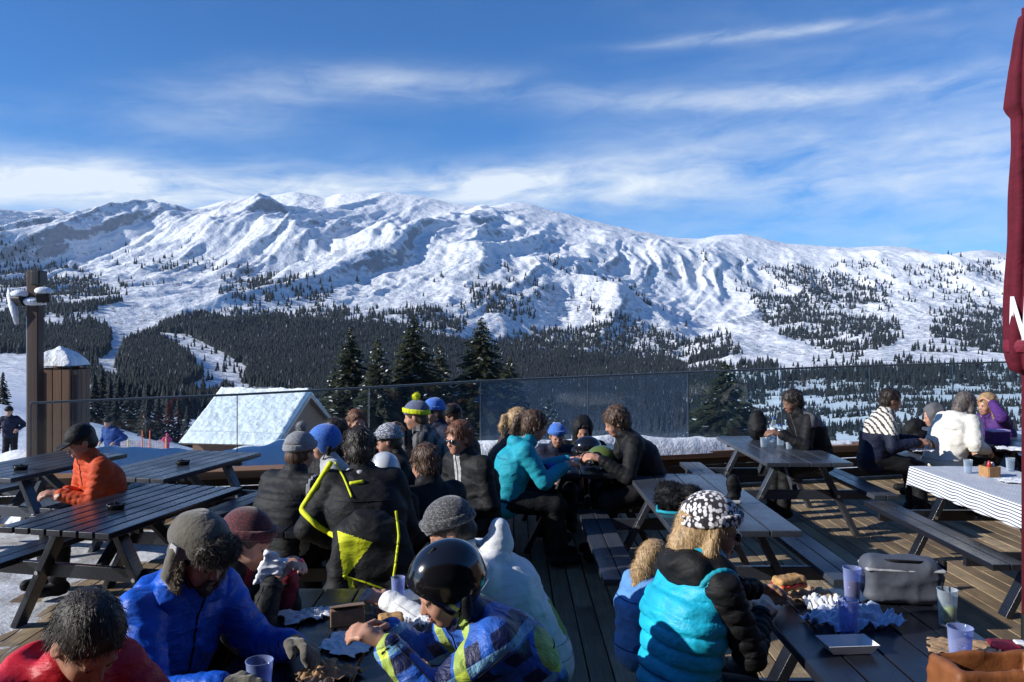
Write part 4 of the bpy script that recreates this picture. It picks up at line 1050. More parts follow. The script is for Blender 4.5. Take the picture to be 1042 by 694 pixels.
        for i in (0,1):
            s_ = 1 if i == 0 else -1
            ss = lin(shs[i], elb[i], 8)+lin(elb[i], wr[i], 8)[1:]
            od = unit(l*s_*.8-f*.4+u*.2)
            if near and vest is None: seam('sleeve_seam', surf_line(tr_, [q+od*.25 for q in ss], ss), .0025, sm_m, jk)
            dw = unit(wr[i]-elb[i]); e1 = unit(np.cross(dw, u)); e2 = np.cross(dw, e1); cp = wr[i]-dw*.02
            K = Sdf(min(h, .008)); K.chain([cp+(e1*math.cos(a)+e2*math.sin(a))*.036*sc for a in np.linspace(0, 2*math.pi, 15)], [.013*sc]*15, .006); K.mesh('cuff_band', M['black'] if jacket != 'black' else M['charcoal'], jk)
    # hair
    if hair:
        Hh = Sdf(min(h, .010)); HE = lambda c, r, k=.012, op='+': Hh.ell(hp(*c), np.array(r)*hs, RH, k, op)
        g = .010 if hair in ('short', 'crop') else .018
        HE((-.018,0,.040), (.096+g,.077+g*.8,.085+g)); HE((-.045,0,-.025), (.060+g,.067+g*.7,.065))
        if hair == 'curly':
            r_ = random.Random(3)
            for _ in range(60):
                a_ = r_.uniform(-2.6, 2.6)+math.pi; e_ = r_.uniform(-.2, 1.5); Hh.ell(hp(-.018+.105*math.cos(a_)*math.cos(e_), .088*math.sin(a_)*math.cos(e_), .035+.098*math.sin(e_)), np.array([.020]*3)*hs, None, .008)
        HE((.088,0,-.035), (.075,.070,.090), .012, '-')
        if hair in ('short', 'crop', 'curly'): HE((.02,0,-.115), (.10,.12,.065), .02, '-')
        if hair in ('long', 'ponytail', 'bob'):
            if hair != 'ponytail':
                for s_ in (1,-1): Hh.chain([hp(-.01, s_*.080, .02), hp(-.015, s_*.088, -.07), hp(-.01, s_*.080, -.15 if hair == 'long' else -.10)], [.022*hs, .026*hs, .016*hs], .02)
                Hh.chain([hp(-.08,0,0), hp(-.095,0,-.10), hp(-.10,0,-.20 if hair == 'long' else -.11)], [.06*hs, .062*hs, .035*hs], .03)
            else:
                Hh.chain([hp(-.10,0,.045), hp(-.150,0,.03), hp(-.165,0,-.05), hp(-.15,0,-.13)], [.026*hs, .032*hs, .028*hs, .010*hs], .012)
        hm = Hh.mesh('hair', M[hairm], root, lambda x, y, z: (.006 if h < .0105 else .011)*(np.abs(2*vnoise3(x*38, y*38, z*14, 5)-1)-.4)+.003*(vnoise3(x*90, y*90, z*30, 7)-.5),
                     fuzz=dict(name='strand', mat=M[hairm], n=3200 if h < .0105 else 1300, L=.018 if h < .0105 else .028, w=.0009 if h < .0105 else .0022, seed=4, comb=(-.3*hf[0],-.3*hf[1],-1.1)) if not hat or hair in ('long','bob') else None)
    if beard:
        Bd = Sdf(min(h, .009)); Bd.ell(hp(.050,0,-.090), np.array([.043,.042,.036])*hs, RH, .01); Bd.cap(hp(.098,-.022,-.050), hp(.098,.022,-.050), .007*hs, None, .01)
        for s_ in (1,-1): Bd.chain([hp(.095, s_*.024,-.052), hp(.086, s_*.030,-.075), hp(.07,0,-.10)], [.007*hs,.010*hs,.02*hs], .01); Bd.chain([hp(.02,s_*.066,-.03), hp(.045,s_*.052,-.085)], [.006*hs,.012*hs], .01)
        Bd.ell(hp(.098,0,-.064), np.array([.012,.020,.010])*hs, RH, .004, '-')
        Bd.mesh('beard', M[hairm], root, lambda x, y, z: .004*(vnoise3(x*120, y*120, z*60, 5)-.5))
    # headwear
    if hat in ('beanie', 'pompom', 'slouch'):
        K = Sdf(min(h, .010)); K.ell(hp(-.016,0,.046), np.array([.118,.098,.105 if hat != 'slouch' else .125])*hs, RH, .01); K.plane(hp(.06,0,.034), -hu*.94-hf*.10)
        hatobj = K.mesh('beanie', M[hatm], root, lambda x, y, z: .004*(vnoise3(x*25, y*25, z*25, 9)-.5))
        K = Sdf(min(h, .009)); nseg = 22
        ring = [hp(-.014+.112*math.cos(2*math.pi*k/nseg), .092*math.sin(2*math.pi*k/nseg), .040+.026*math.cos(2*math.pi*k/nseg)) for k in range(nseg+1)]
        K.chain(ring, [.0125*hs]*(nseg+1), .006); ring2 = [p+hu*.02*hs for p in ring]; K.chain(ring2, [.0125*hs]*(nseg+1), .006)
        K.mesh('cuff', M[hatm] if hat != 'pompom' or not stripes else M[stripes], hatobj)
        if hat == 'pompom':
            K = Sdf(min(h, .008)); K.ell(hp(-.03,0,.175), np.array([.034]*3)*hs, RH)
            K.mesh('pompom', M[stripes] if stripes else M[hatm], hatobj, lambda x, y, z: .010*(vnoise3(x*90, y*90, z*90, 2)-.5), fuzz=dict(name='strand', mat=M[stripes] if stripes else M[hatm], n=500, L=.014, w=.0015, seed=2, comb=(0,0,0)))
    if hat == 'cap':
        K = Sdf(min(h, .010)); K.ell(hp(-.014,0,.044), np.array([.108,.090,.092])*hs, RH, .01); K.plane(hp(0,0,.030), -hu); K.ell(hp(.115,0,.036), np.array([.062,.068,.010])*hs, RH, .01); K.mesh('cap', M[hatm], root)
    if hat == 'hood':
        K = Sdf(min(h, .012)); K.ell(hp(-.03,0,.03), np.array([.130,.110,.130])*hs, RH); K.cap(hp(-.05,0,-.06), Nn, .10*hs, .10*sc, .04); K.ell(hp(.115,0,-.01), np.array([.09,.072,.10])*hs, RH, .02, '-'); K.mesh('hood', M[hatm], root, wrinkle(.008, 10, .003, 25, 2))
    if hat == 'helmet':
        K = Sdf(min(h, .008)); K.ell(hp(-.020,0,.045), np.array([.138,.112,.122])*hs, RH); K.ell(hp(-.03,0,-.01), np.array([.118,.106,.09])*hs, RH, .03)
        K.ell(hp(.118,0,-.040), np.array([.125,.090,.105])*hs, RH, .012, '-'); K.ell(hp(-.02,0,-.02), np.array([.098,.082,.12])*hs, RH, .004, '-'); K.plane(hp(0,0,-.055), -hu*.96-hf*.28)
        hel = K.mesh('helmet', M[hatm], root)
        for s_ in (1,-1):
            K = Sdf(min(h, .008)); K.chain([hp(-.03, s_*.098,-.02), hp(-.015, s_*.098,-.07)], [.024*hs, .020*hs], .02); K.mesh('ear_pad', M['black'], hel)
        if near:
            for s_ in (1,-1):
                for a_ in (.02, -.05):
                    K = Sdf(.005); K.cap(hp(a_, s_*.030, .163-.35*abs(a_+.02)), hp(a_-.035, s_*.034, .163-.35*abs(a_-.015)), .007*hs, None, .004); K.mesh('vent', M['black'], hel)
        K = Sdf(min(h, .007))
        for s_ in (1,-1): K.chain([hp(0, s_*.096,-.05), hp(.028, s_*.068,-.105), hp(.045, 0,-.128)], [.006*hs]*3, .004)
        K.mesh('chin_strap', M['charcoal'], hel)
    if hat == 'ushanka':
        K = Sdf(min(h, .008)); K.ell(hp(-.018,0,.060), np.array([.122,.103,.105])*hs, RH); K.plane(hp(0,0,.025), -hu)
        for s_ in (1,-1): K.chain([hp(-.01, s_*.098, .03), hp(-.004, s_*.104,-.05), hp(.012, s_*.086,-.115)], [.030*hs, .028*hs, .016*hs], .02)
        K.chain([hp(-.10,0,.02), hp(-.105,0,-.04)], [.05*hs, .045*hs], .03)
        us = K.mesh('fur_hat', M[hatm], root, lambda x, y, z: .005*(vnoise3(x*22, y*22, z*22, 4)-.5)*2)
        K = Sdf(min(h, .008)); K.chain([hp(.080,.055,.065), hp(.105,.022,.066), hp(.105,-.022,.066), hp(.080,-.055,.065)], [.034*hs]*4, .02)
        K.chain([hp(.080,.05,.085), hp(.1,0,.095), hp(.080,-.05,.085)], [.026*hs]*3, .02)
        K.mesh('fur_flap', M['fur'], us, lambda x, y, z: .007*(vnoise3(x*60, y*60, z*60, 4)-.5)*2, fuzz=dict(name='fur_pile', mat=M['fur'], n=5000, L=.020, w=.0008, seed=8, comb=(0,0,-.3)))
        K = Sdf(min(h, .008))
        for s_ in (1,-1):
            K = Sdf(min(h, .008)); K.chain([hp(.020, s_*.098, .01), hp(.024, s_*.100,-.05), hp(.030, s_*.084,-.115), hp(.0, s_*.094,-.125)], [.013*hs, .014*hs, .013*hs, .011*hs], .01)
            K.mesh('fur_edge', M['fur'], us, lambda x, y, z: .006*(vnoise3(x*70, y*70, z*70, 4)-.5)*2, fuzz=dict(name='fur_pile', mat=M['furlight'], n=1500, L=.016, w=.0008, seed=9, comb=(0,0,-.3)))
        K = Sdf(.006); K.box(hp(-.01,-.112,.052), (.022,.004,.017), RH, .003); K.mesh('badge', M['lightgrey'], us)
    if glasses:
        K = Sdf(min(h, .006))
        if glasses == 'goggles':
            K.chain([hp(.088,-.045,.0), hp(.104,0,.006), hp(.088,.045,.0)], [.030*hs]*3, .01)
        else:
            for s_ in (1,-1): K.ell(hp(.098, s_*.031, -.003), np.array([.009,.027,.020])*hs, RH, .004); K.cap(hp(.092, s_*.055, .004), hp(0, s_*.082, .004), .0032*hs, None, .003)
            K.cap(hp(.102,-.02,.004), hp(.102,.02,.004), .004*hs, None, .003)
        K.mesh('goggles' if glasses == 'goggles' else 'sunglasses', M['lens_b' if glasses == 'goggles' else 'lens'], root)
    root['_f'] = 0; del root['_f']
    return root, dict(hip=hip+o3, C=Cc+o3, N=Nn+o3, H=Hc+o3, RH=RH, f=f, l=l, wr=[w+o3 for w in wr], root=root, o3=o3, sh=[x+o3 for x in shs], el=[x+o3 for x in elb])
# ================================================================ picnic tables
M['table'] = wood('table_wood', (.013,.015,.022), 1, .30, .35, spec=.5, bs=.25)
M['table_r'] = wood('table_wood_worn', (.040,.046,.060), 1, .34, .4, spec=.5, bs=.3)
M['bolt'] = simple('bolt', (.5,.5,.5), .35, .1, 20, 0, metal=.9)
def picnic_table(label, X0, Y0, L=2.0, rot=0, n=5, gap=.008, mat='table', Wt=.8):
    """X0, Y0: near-left corner of the top; long side runs away from the viewer, turned right by rot degrees"""
    r = thing('picnic_table', (X0, Y0, 0), -rad(rot), label, 'table', 'dark timber picnic tables on the terrace')
    pw = (Wt-gap*(n-1))/n; bm = bmesh.new()
    for i in range(n): box(bm, (pw/2+i*(pw+gap), L/2, .73), (pw, L, .04))
    obj('tabletop', bm, M[mat], r, bevel=.005)
    c = Wt/2
    for sx in (-1, 1):
        bm = bmesh.new()
        for k in range(2): box(bm, (c+sx*(.645+k*.122), L/2, .43), (.115, L, .042))
        obj('bench_seat', bm, M[mat], r, bevel=.005)
    for y in (.32, L-.32):
        for sx in (-1, 1):
            bm = bmesh.new(); bar(bm, (c+sx*.20, y, .705), (c+sx*.56, y, .0), .045, .10, (0,1,0)); lg = obj('leg', bm, M[mat], r, bevel=.004)
            bm = bmesh.new()
            tube(bm, [(c+sx*.365, y-.06, .385), (c+sx*.365, y-.048, .385)], .014, 8); obj('bolt', bm, M['bolt'], lg)
        bm = bmesh.new(); box(bm, (c, y+.047, .385), (1.62, .042, .09)); obj('crossbeam', bm, M[mat], r, bevel=.004)
        bm = bmesh.new(); box(bm, (c, y+.047, .685), (Wt-.1, .042, .045)); obj('top_batten', bm, M[mat], r, bevel=.004)
    for y, s in ((.36, 1), (L-.28, -1)):
        bm = bmesh.new(); bar(bm, (c, y+s*.06, .40), (c, y+s*.38, .69), .045, .07, (0,1,0)); obj('brace', bm, M[mat], r, bevel=.004)
    return r
picnic_table('dark picnic table covered with food beside the man in the fur hat', -1.05, 1.9, 2.1)
picnic_table('dark picnic table with plastic cups and a grey cool bag in the right foreground', 1.10, 2.0, 2.0, mat='table')
picnic_table('picnic table beyond the woman in the turquoise vest carrying a black furry bag', .985, 5.13, 2.0, mat='table_r', n=4)
picnic_table('picnic table near the railing carrying clear bottles, right of centre', 2.35, 7.7, 1.9, mat='table_r', n=4)
picnic_table('dark picnic table between the woman in turquoise and the curly haired man', .28, 7.1, 1.9)
picnic_table('picnic table spread with a striped cloth at the right edge', 3.56, 5.45, 2.0)
picnic_table('picnic table by the railing carrying a purple box, far right', 5.15, 8.6, 1.9, mat='table_r', n=4)
picnic_table('picnic table in the midst of the crowd behind the black and yellow jacket', -1.55, 5.1, 2.0)
picnic_table('picnic table of the laughing man, nearest the snow bank in the crowd', -1.5, 7.45, 1.7)
picnic_table('slatted blue-black picnic table left of the man in the fur hat', -3.22, 5.24, 1.5, 13, n=7, gap=.016)
picnic_table('weathered grey picnic table behind the man in the orange jacket', -3.64, 7.06, 1.5, 14, mat='table_r', n=6, gap=.008)
picnic_table('picnic table at the left edge under the lamp mast', -4.92, 7.1, 1.4, 14, mat='table_r', n=6, gap=.008)

# stool under the person in the black and yellow jacket
st = thing('stool', (-.86, 4.72, 0), .2, 'low dark timber stool under the person in the black and yellow jacket', 'stool')
bm = bmesh.new(); box(bm, (0,0,.43), (.36,.36,.04)); obj('seat', bm, M['table'], st, bevel=.006)
for sx in (-1,1):
    for sy in (-1,1):
        bm = bmesh.new(); bar(bm, (sx*.13, sy*.13, .41), (sx*.15, sy*.15, 0), .04, .04); obj('leg', bm, M['table'], st, bevel=.003)

# ================================================================ people
def region(*rules):
    """rules: (material index, test(points, frame)) evaluated in order"""
    def fn(c, fr):
        mi = np.zeros(len(c), int)
        for i, tst in rules: mi[tst(c, fr)] = i
        return mi
    return fn
q3 = lambda c, fr: ((c-fr['hip'])@fr['f'], (c-fr['hip'])@fr['l'], (c-fr['hip'])@fr['u'])
N_ = .0085
r_, A1 = person('man in a red jacket with short dark hair bending over in the lower left corner', (88, 652, 2.25), -32, 34, 42, h=.008, near=True, jacket='red', hair='short', hairm='h_dark', skin='skin2', hood=True, handL=(190,720,2.3), handR=(120,760,2.0))
r_, A2 = person('bearded man in a bright blue ski jacket and grey fur-flapped hat', (203, 566, 3.0), -28, 20, 20, hyaw=-4, h=.008, near=True, jacket='blue', hat='ushanka', hatm='suede', hair='crop', hairm='h_dark', skin='skin2', beard=True, handL=(298, 655, 3.05), handR=(225,700,2.7), glove='suede', collar=.10, puff=1.1)
r_, A3 = person('person in a maroon knitted hat holding a white napkin beside the fur-hatted man', (252, 552, 3.62), -5, 16, 18, h=.009, near=True, jacket='black', jmats=['black','maroon'], classify=region((1, lambda c, fr: (abs(q3(c,fr)[1]) < .05) & (q3(c,fr)[0] > .05))), hat='beanie', hatm='knit_maroon', hair='short', hairm='h_brown', handL=(292,585,3.62), handR=(278,592,3.5), curl=1.0)
r_, A4 = person('youngster in a glossy black ski helmet and blue lime checked jacket eating at the table', (454, 600, 2.9), 202, 30, 24, sc=.92, h=.008, near=True, jacket='plaid', hat='helmet', hatm='helmet', hair='short', hairm='h_dark', handL=(392,655,2.75), handR=(395,640,3.05), puff=1.12, hood=None, curl=.9)
r_, A5 = person('person in a white hooded jacket with a green patch and a dark speckled knitted hat', (458, 540, 3.7), 182, 30, 28, h=.009, near=True, jacket='white', jmats=['white','greenfab'], classify=region((1, lambda c, fr: np.linalg.norm((c-(fr['hip']*.5+fr['C']*.5-fr['f']*.16))*np.array([1,1,.8]), axis=1) < .085)), hat='beanie', hatm='knit_grey', hair='short', hairm='h_dark', hood=True, handL=(395,612,3.6), handR=(400,612,3.85), puff=1.05)
K_ = Sdf(.008); o_ = A5['N']-A5['o3']; f_ = A5['f']; l_ = A5['l']; u_ = np.array([0,0,1.])
K_.chain([o_-f_*.06-u_*.02, o_-f_*.10+u_*.07, o_-f_*.115+u_*.145], [.11, .075, .045], .04); K_.ell(o_-f_*.045+u_*.115, (.035, .05, .08), np.stack([f_, l_, u_], 1), .02, '-')
K_.mesh('hood', M['white'], A5['root'], folds(.016, .006, 2))
r_, A6 = person('woman in a quilted turquoise vest with dark sleeves and a black and white knitted hat', (724, 540, 3.3), 24, 8, 10, hyaw=-22, sc=.93, puff=.93, h=.008, near=True, jacket='turq', vest='black', quilt=.013, hat='beanie', hatm='knit_bw', hair='bob', hairm='h_blond', glasses='sun', handL=(800,606,3.75), handR=(775,625,3.35), curl=.9, collar=.095)
r_, A7 = person('blond child in a blue jacket sitting beyond the woman in the turquoise vest', (666, 570, 4.15), 30, 8, 18, sc=.64, h=.009, jacket='skyblue', hair='long', hairm='h_blond', trousers='midblue')
K_ = Sdf(.008); o_ = A2['N']-A2['o3']; f_ = A2['f']; l_ = A2['l']; u_ = np.array([0,0,1.])
K_.ell(o_-f_*.09+u_*.0, (.075,.15,.07), np.stack([f_, l_, u_], 1), .03); K_.cap(o_-l_*.10+f_*.03, o_+l_*.10+f_*.03, .06, .06, .03); K_.mesh('hood', M['blue'], A2['root'], folds(.018, .006, 3))
K_ = Sdf(.008); o_ = A6['N']-A6['o3']; f_ = A6['f']; l_ = A6['l']
K_.ell(o_-f_*.075+np.array([0,0,.015]), (.075,.14,.075), np.stack([f_, l_, np.array([0,0,1.])], 1), .03); K_.cap(o_-l_*.09+f_*.02, o_+l_*.09+f_*.02, .07, .07, .03)
K_.mesh('hood', M['black'], A6['root'], wrinkle(.010, 10, .004, 24, 2))
for i_ in (0, 1):
    c0_ = A6['sh'][i_]-A6['o3']+(A6['N']-A6['sh'][i_])*.22; ad_ = unit((A6['sh'][i_]-A6['N'])+np.array([0,0,-.02])); e1_ = unit(np.cross(ad_, [0,0,1])); e2_ = np.cross(ad_, e1_)
    K_ = Sdf(.007); K_.chain([c0_+(e1_*math.cos(a)*.082+e2_*math.sin(a)*.100)-np.array([0,0,.03]) for a in np.linspace(0, 2*math.pi, 23)], [.012]*23, .008); K_.mesh('armhole_binding', M['turq2'], A6['root'])

person('person in a grey bobble hat and dark padded jacket seen from behind', (306, 461, 5.6), 62, 10, 10, h=.012, jacket='charcoal', jmats=['charcoal','lightgrey'], hat='pompom', hatm='knit_light', quilt=.004, hair='short', classify=region((1, lambda c, fr: (abs(((c-fr['sh'][1])@fr['l'])+.03) < .008) & (c[:,2] > fr['hip'][2]) )))
person('child in a bright blue helmet behind the bobble-hatted person', (329, 452, 6.4), 200, 8, 10, sc=.85, h=.014, jacket='lightgrey', hat='helmet', hatm='knit_blue', hair='short')
person('dark haired person in a dark jacket left of the laughing man', (343, 440, 7.4), 5, 12, 12, h=.015, jacket='black', hairm='h_dark')
person('laughing man with reddish hair raising a hand to his mouth', (363, 430, 8.1), -60, 8, 0, h=.012, jacket='charcoal', hairm='h_red', handL=(368,440,7.9), curl=1.1)
person('person in a navy bobble hat with a lime bobble and grey striped jacket', (423, 424, 7.4), 175, 12, 8, h=.013, jacket='greyfab', jmats=['greyfab','charcoal'], classify=region((1, lambda c, fr: np.sin(q3(c,fr)[0]*95) > .25)), hat='pompom', hatm='knit_navyyellow', stripes='neon', hair='short', handR=(412,440,7.3))
person('person in a plain bright blue knitted hat behind the lime bobble hat', (441, 420, 8.3), 205, 10, 10, h=.014, jacket='navy', hat='beanie', hatm='knit_blue')
person('person in a black cap facing left behind the man in sunglasses', (459, 424, 8.6), 190, 10, 10, h=.015, jacket='brownfab', hat='cap', hatm='black')
r_, A14 = person('brown haired man in sunglasses and an open dark jacket with a grey front', (467, 446, 6.2), 222, 10, 8, h=.011, jacket='charcoal', jmats=['charcoal','lightgrey','black'], classify=region((2, lambda c, fr: abs(q3(c,fr)[1]) > .16), (1, lambda c, fr: (abs(q3(c,fr)[1]) < .035) & (q3(c,fr)[0] > .02))), glasses='sun', hairm='h_red', hair='short')
person('person with short brown hair in a plain black jacket with their back turned', (432, 472, 5.45), 128, 8, 10, h=.012, jacket='black', hairm='h_brown')
person('child in a white helmet sitting behind the black and yellow jacket', (391, 484, 5.15), 100, 8, 8, sc=.8, h=.013, jacket='black', hat='helmet', hatm='helmet_w', hair='short')
person('person in a grey patterned knitted hat among the crowd', (395, 449, 6.9), 185, 12, 14, h=.013, jacket='black', hat='beanie', hatm='knit_fair')
r_, A18 = person('person in a black ski jacket with broad yellow edging, back turned', (366, 458, 4.85), 100, 14, 18, h=.011, jacket='black', hairm='h_dark', handL=(352, 556, 4.75), handR=(398,560,4.95), puff=1.1, side=6, sc=.95)
def onto(name, poly, Y0, src, o3_, r0, mat, parent, flat=False):
    """piping laid on the cloth facing the viewer, along picture points"""
    tree = BVHTree.FromPolygons([src.matrix_basis @ v.co for v in src.data.vertices], [tuple(f.vertices) for f in src.data.polygons]); pts = []
    for (a, b) in zip(poly, poly[1:]):
        n_ = max(2, int(math.hypot(a[0]-b[0], a[1]-b[1])/2))
        for i in range(n_): pts.append((a[0]+(b[0]-a[0])*i/n_, a[1]+(b[1]-a[1])*i/n_))
    pts.append(poly[-1]); res = []; o3v = Vector(tuple(float(v) for v in o3_)); lastY = Y0
    for x_, y_ in pts:
        s_ = Vector((0,0,CZ)); d_ = (P(x_, y_, Y0)-s_).normalized(); hit = tree.ray_cast(s_-o3v, d_)
        q_ = hit[0] if hit[0] is not None else (P(x_, y_, lastY)-o3v)
        if hit[0] is not None: lastY = (q_+o3v).y
        res.append(q_-d_*.006)
    for _ in range(3): res = [res[0]]+[(res[i-1]+res[i]*2+res[i+1])/4 for i in range(1, len(res)-1)]+[res[-1]]
    return seam(name, res, r0, mat, parent, 8)
jk18 = [c_ for c_ in r_.children if c_.name.startswith('jacket')][0]
onto('yellow_edging', [(337,470),(322,494),(306,519),(324,536),(346,548)], 4.7, jk18, A18['o3'], .016, M['neon'], r_)
onto('back_piping', [(341,470),(350,486),(358,506)], 4.7, jk18, A18['o3'], .006, M['neon'], r_)
onto('shoulder_patch', [(356,492),(363,491),(370,490)], 4.7, jk18, A18['o3'], .011, M['neon'], r_)
z3 = A18['o3']; K_ = Sdf(.008)
def off(p, dx, dy, dz_=0): return np.asarray(p)-z3+np.array([dx, dy, dz_])
K_.chain([off(A18['N'], -.07, -.03, .035), off(A18['N'], 0, -.075, .03), off(A18['N'], .06, -.03, .035)], [.018]*3, .01); K_.mesh('collar_lining', M['lightgrey'], r_)
jk = thing('ski_jacket', (PX(378, 4.45), 4.45, 0), 0, 'empty black ski jacket with a bright yellow gusset heaped between the tables', 'jacket')
def gus(c):
    Yw = c[:,1]+4.45; px = CX+(c[:,0]+PX(378, 4.45))/Yw*F; py = HY-(c[:,2]-CZ)/Yw*F
    return (pip(px, py, [(343,540),(379,552),(350,590)]) | pip(px, py, [(353,588),(358,588),(363,606),(357,608)])) & (c[:,1] < .0)
K_ = Sdf(.0065); K_.ell((-.02, 0, .78), (.20, .14, .24), None, .05); K_.ell((.02, 0, .45), (.17, .15, .25), None, .06); K_.ell((-.05, .02, .2), (.15, .15, .2), None, .05); K_.chain([(.12,-.02,.90), (.19,-.05,.64), (.17,-.08,.42)], [.06,.07,.05], .04)
K_.chain([(-.12,-.06,.86), (-.15,-.10,.62), (-.10,-.12,.45)], [.06,.06,.05], .03)
sh_ = K_.mesh('shell', [M['black'], M['neon']], jk, wrinkle(.022, 6, .008, 17, 9), lambda c: gus(c).astype(int))
onto('piping', [(403,520),(406,545),(402,578),(400,590)], 4.4, sh_, (PX(378, 4.45), 4.45, 0), .007, M['neon'], jk)
onto('piping', [(349,586),(370,592),(392,600)], 4.4, sh_, (PX(378, 4.45), 4.45, 0), .005, M['neon'], jk)

r_, A19 = person('woman in a turquoise hooded jacket with tied brown hair sitting at the central table', (544, 434, 7.05), 5, 16, 14, h=.011, jacket='turq2', hood=True, hair='ponytail', hairm='h_brown', handL=(578,468,7.3), handR=(575,474,7.0))
person('blond woman with a ponytail in a brown coat behind the turquoise jacket', (529, 430, 7.7), 15, 8, 8, h=.012, jacket='brownfab', hair='ponytail', hairm='h_blond')
person('child in a blue and red knitted hat at the far end of the central table', (567, 444, 8.3), 275, 10, 14, sc=.82, h=.013, jacket='navy', hat='beanie', hatm='knit_blue', hair='short')
person('person with a dark fluffy hood at the far end of the central table', (593, 438, 8.7), 270, 12, 16, h=.014, jacket='black', hat='hood', hatm='black', hair='short', hairm='h_dark')
r_, A23 = person('man with thick curly brown hair in a black jacket leaning over the central table', (627, 430, 7.2), 184, 24, 22, h=.011, jacket='black', hair='curly', hairm='h_brown', handL=(612,468,6.95), handR=(605,464,7.35), trousers='black')
r_, A24 = person('man in a dark jacket with grey shoulders hunched over the table with clear bottles', (806, 409, 8.8), 188, 20, 18, h=.012, jacket='black', jmats=['black','greyfab'], classify=region((1, lambda c, fr: (c[:,2] > fr['N'][2]-.10) & (q3(c,fr)[0] < .22))), hairm='h_dark', skin='skin3', handL=(795,442,8.6), handR=(790,440,9.1))
r_, A25 = person('man in a navy jacket with cream and brown striped shoulders, facing right', (907, 408, 8.9), -8, 10, 12, h=.012, jacket='navy', jmats=['navy','cream','brownfab'], classify=region((1, lambda c, fr: (c[:,2] > fr['N'][2]-.17)), (2, lambda c, fr: (c[:,2] > fr['N'][2]-.17) & (np.sin((c@fr['f'])*120+(c[:,2])*60) > .35))), hairm='h_dark', skin='skin2', handR=(934,450,8.6), handL=(936,448,8.9))
r_, A26 = person('person in a cream white jacket leaning to the right with back turned', (983, 412, 9.0), 22, 24, 16, h=.012, jacket='cream', hair='bob', hairm='h_grey', hood=True, handR=(1004,458,8.75), puff=1.15)
K_ = Sdf(.01); bp = A26['C']*.45+A26['N']*0+(A26['C']-A26['f']*.0)*.55-A26['o3']
person('blond woman in a purple jacket shading her face with her hand', (1004, 412, 9.7), 195, 10, 6, h=.012, jacket='purple', hair='long', hairm='h_blond', handL=(1010,410,9.55))
person('person in a mauve grey hood behind the striped-shouldered man', (949, 424, 9.9), 170, 14, 12, h=.014, jacket='greyfab', hat='hood', hatm='greyfab', hair=None)
r_, A28 = person('man in an orange jacket and black cap turned away from the weathered table', (82, 450, 6.4), 226, 14, 26, sc=.95, h=.010, jacket='orange', hat='cap', hatm='black', hairm='h_dark', skin='skin2', handL=(60,503,6.25), handR=(68,500,6.35), quilt=.004)
ZB = gz(PX(8,22),22); person('standing skier in navy at the far left edge of the snow', (9, 419, 22), 285, 4, 6, h=.02, jacket='navy', trousers='black', stand=True, standz=ZB, handL='side', handR='side', sc=(PZ(419,22)-ZB)/1.62, hairm='h_dark', hat='beanie', hatm='black')
ZB = gz(PX(111,17),17); person('standing person in a blue anorak below the plank pillar', (110, 430, 17), 250, 4, 10, h=.018, jacket='midblue', trousers='black', stand=True, standz=ZB, handL='side', handR='side', sc=max(.8, (PZ(430,17)-ZB)/1.62), hairm='h_dark', hat='beanie', hatm='black')
Yk = 58; ZB = gz(PX(147,Yk),Yk); person('distant skier in black above the netting poles', (147, HY-(ZB+1.6-CZ)/Yk*F, Yk), 200, 8, 10, h=.03, jacket='navy', trousers='black', stand=True, standz=ZB, handL='side', handR='side', hair='short')
Yk = 44; ZB = gz(PX(170,Yk),Yk); person('small child in a pink ski suit on the piste', (170, HY-(ZB+1.02-CZ)/Yk*F, Yk), 300, 4, 10, sc=.66, h=.025, jacket='pink', trousers='pink', stand=True, standz=ZB, handL='side', handR='side', hat='beanie', hatm='pink', hair='short')
person('person whose bare hand rests beside the tan leather bag', (1235, 560, 2.6), 180, 14, 15, h=.009, near=True, jacket='black', handR=(1062,672,2.72), handL=(1105,705,2.5), curl=.9, hairm='h_dark')
for n_ in PINFO: print(n_)
# ================================================================ things on the tables
def plastic(name, col, a=.45, rough=.15):
    m = bpy.data.materials.new(name); m.use_nodes = True; t = NT(m.node_tree); b = t.n['Principled BSDF']; out = t.n['Material Output']
    setp(t, b, Base_Color=col, Roughness=rough); tr = t.node('ShaderNodeBsdfTransparent'); tr.inputs[0].default_value = (*[min(1, .5+c*.5) for c in col], 1)
    lw = t.node('ShaderNodeLayerWeight'); lw.inputs[0].default_value = .4
    k = t.m('ADD', t.m('MULTIPLY', lw.outputs[1], .5), a, clamp=True)
    mx = t.node('ShaderNodeMixShader'); t.l.new(k, mx.inputs[0]); t.l.new(tr.outputs[0], mx.inputs[1]); t.l.new(b.outputs[0], mx.inputs[2]); t.l.new(mx.outputs[0], out.inputs[0])
    M[name] = m
plastic('blue_cup', (.50,.60,.95), .10, .1); plastic('clear_cup', (.65,.75,.85), .14, .05); plastic('cola', (.20,.05,.02), .9); plastic('juice', (.75,.72,.03), .85); plastic('bagfilm', (.62,.72,.92), .55, .3)
M['paper'] = simple('paper', (.72,.74,.78), .7, .08, 10, .2, .003); M['kraft'] = simple('kraft_paper', (.36,.23,.13), .75, .25, 14, .3, .004); M['cardboard'] = simple('cardboard', (.22,.145,.10), .8, .2, 10, .2, .003)
M['bread'] = simple('bread', (.50,.28,.10), .7, .4, 22, .5, .006); M['sauce'] = simple('sauce', (.45,.03,.02), .3, .3, 30, .2, .003); M['leather'] = simple('tan_leather', (.22,.075,.022), .6, .3, 14, .4, .004)
M['coolbag'] = simple('cool_bag_cloth', (.075,.085,.11), .65, .2, 12, .3, .004); M['redpink'] = simple('phone_case', (.75,.05,.16), .4, .1, 10, 0)
M['ashtray'] = simple('ashtray_black', (.01,.01,.011), .3, .1, 10, 0)
TZ = .75
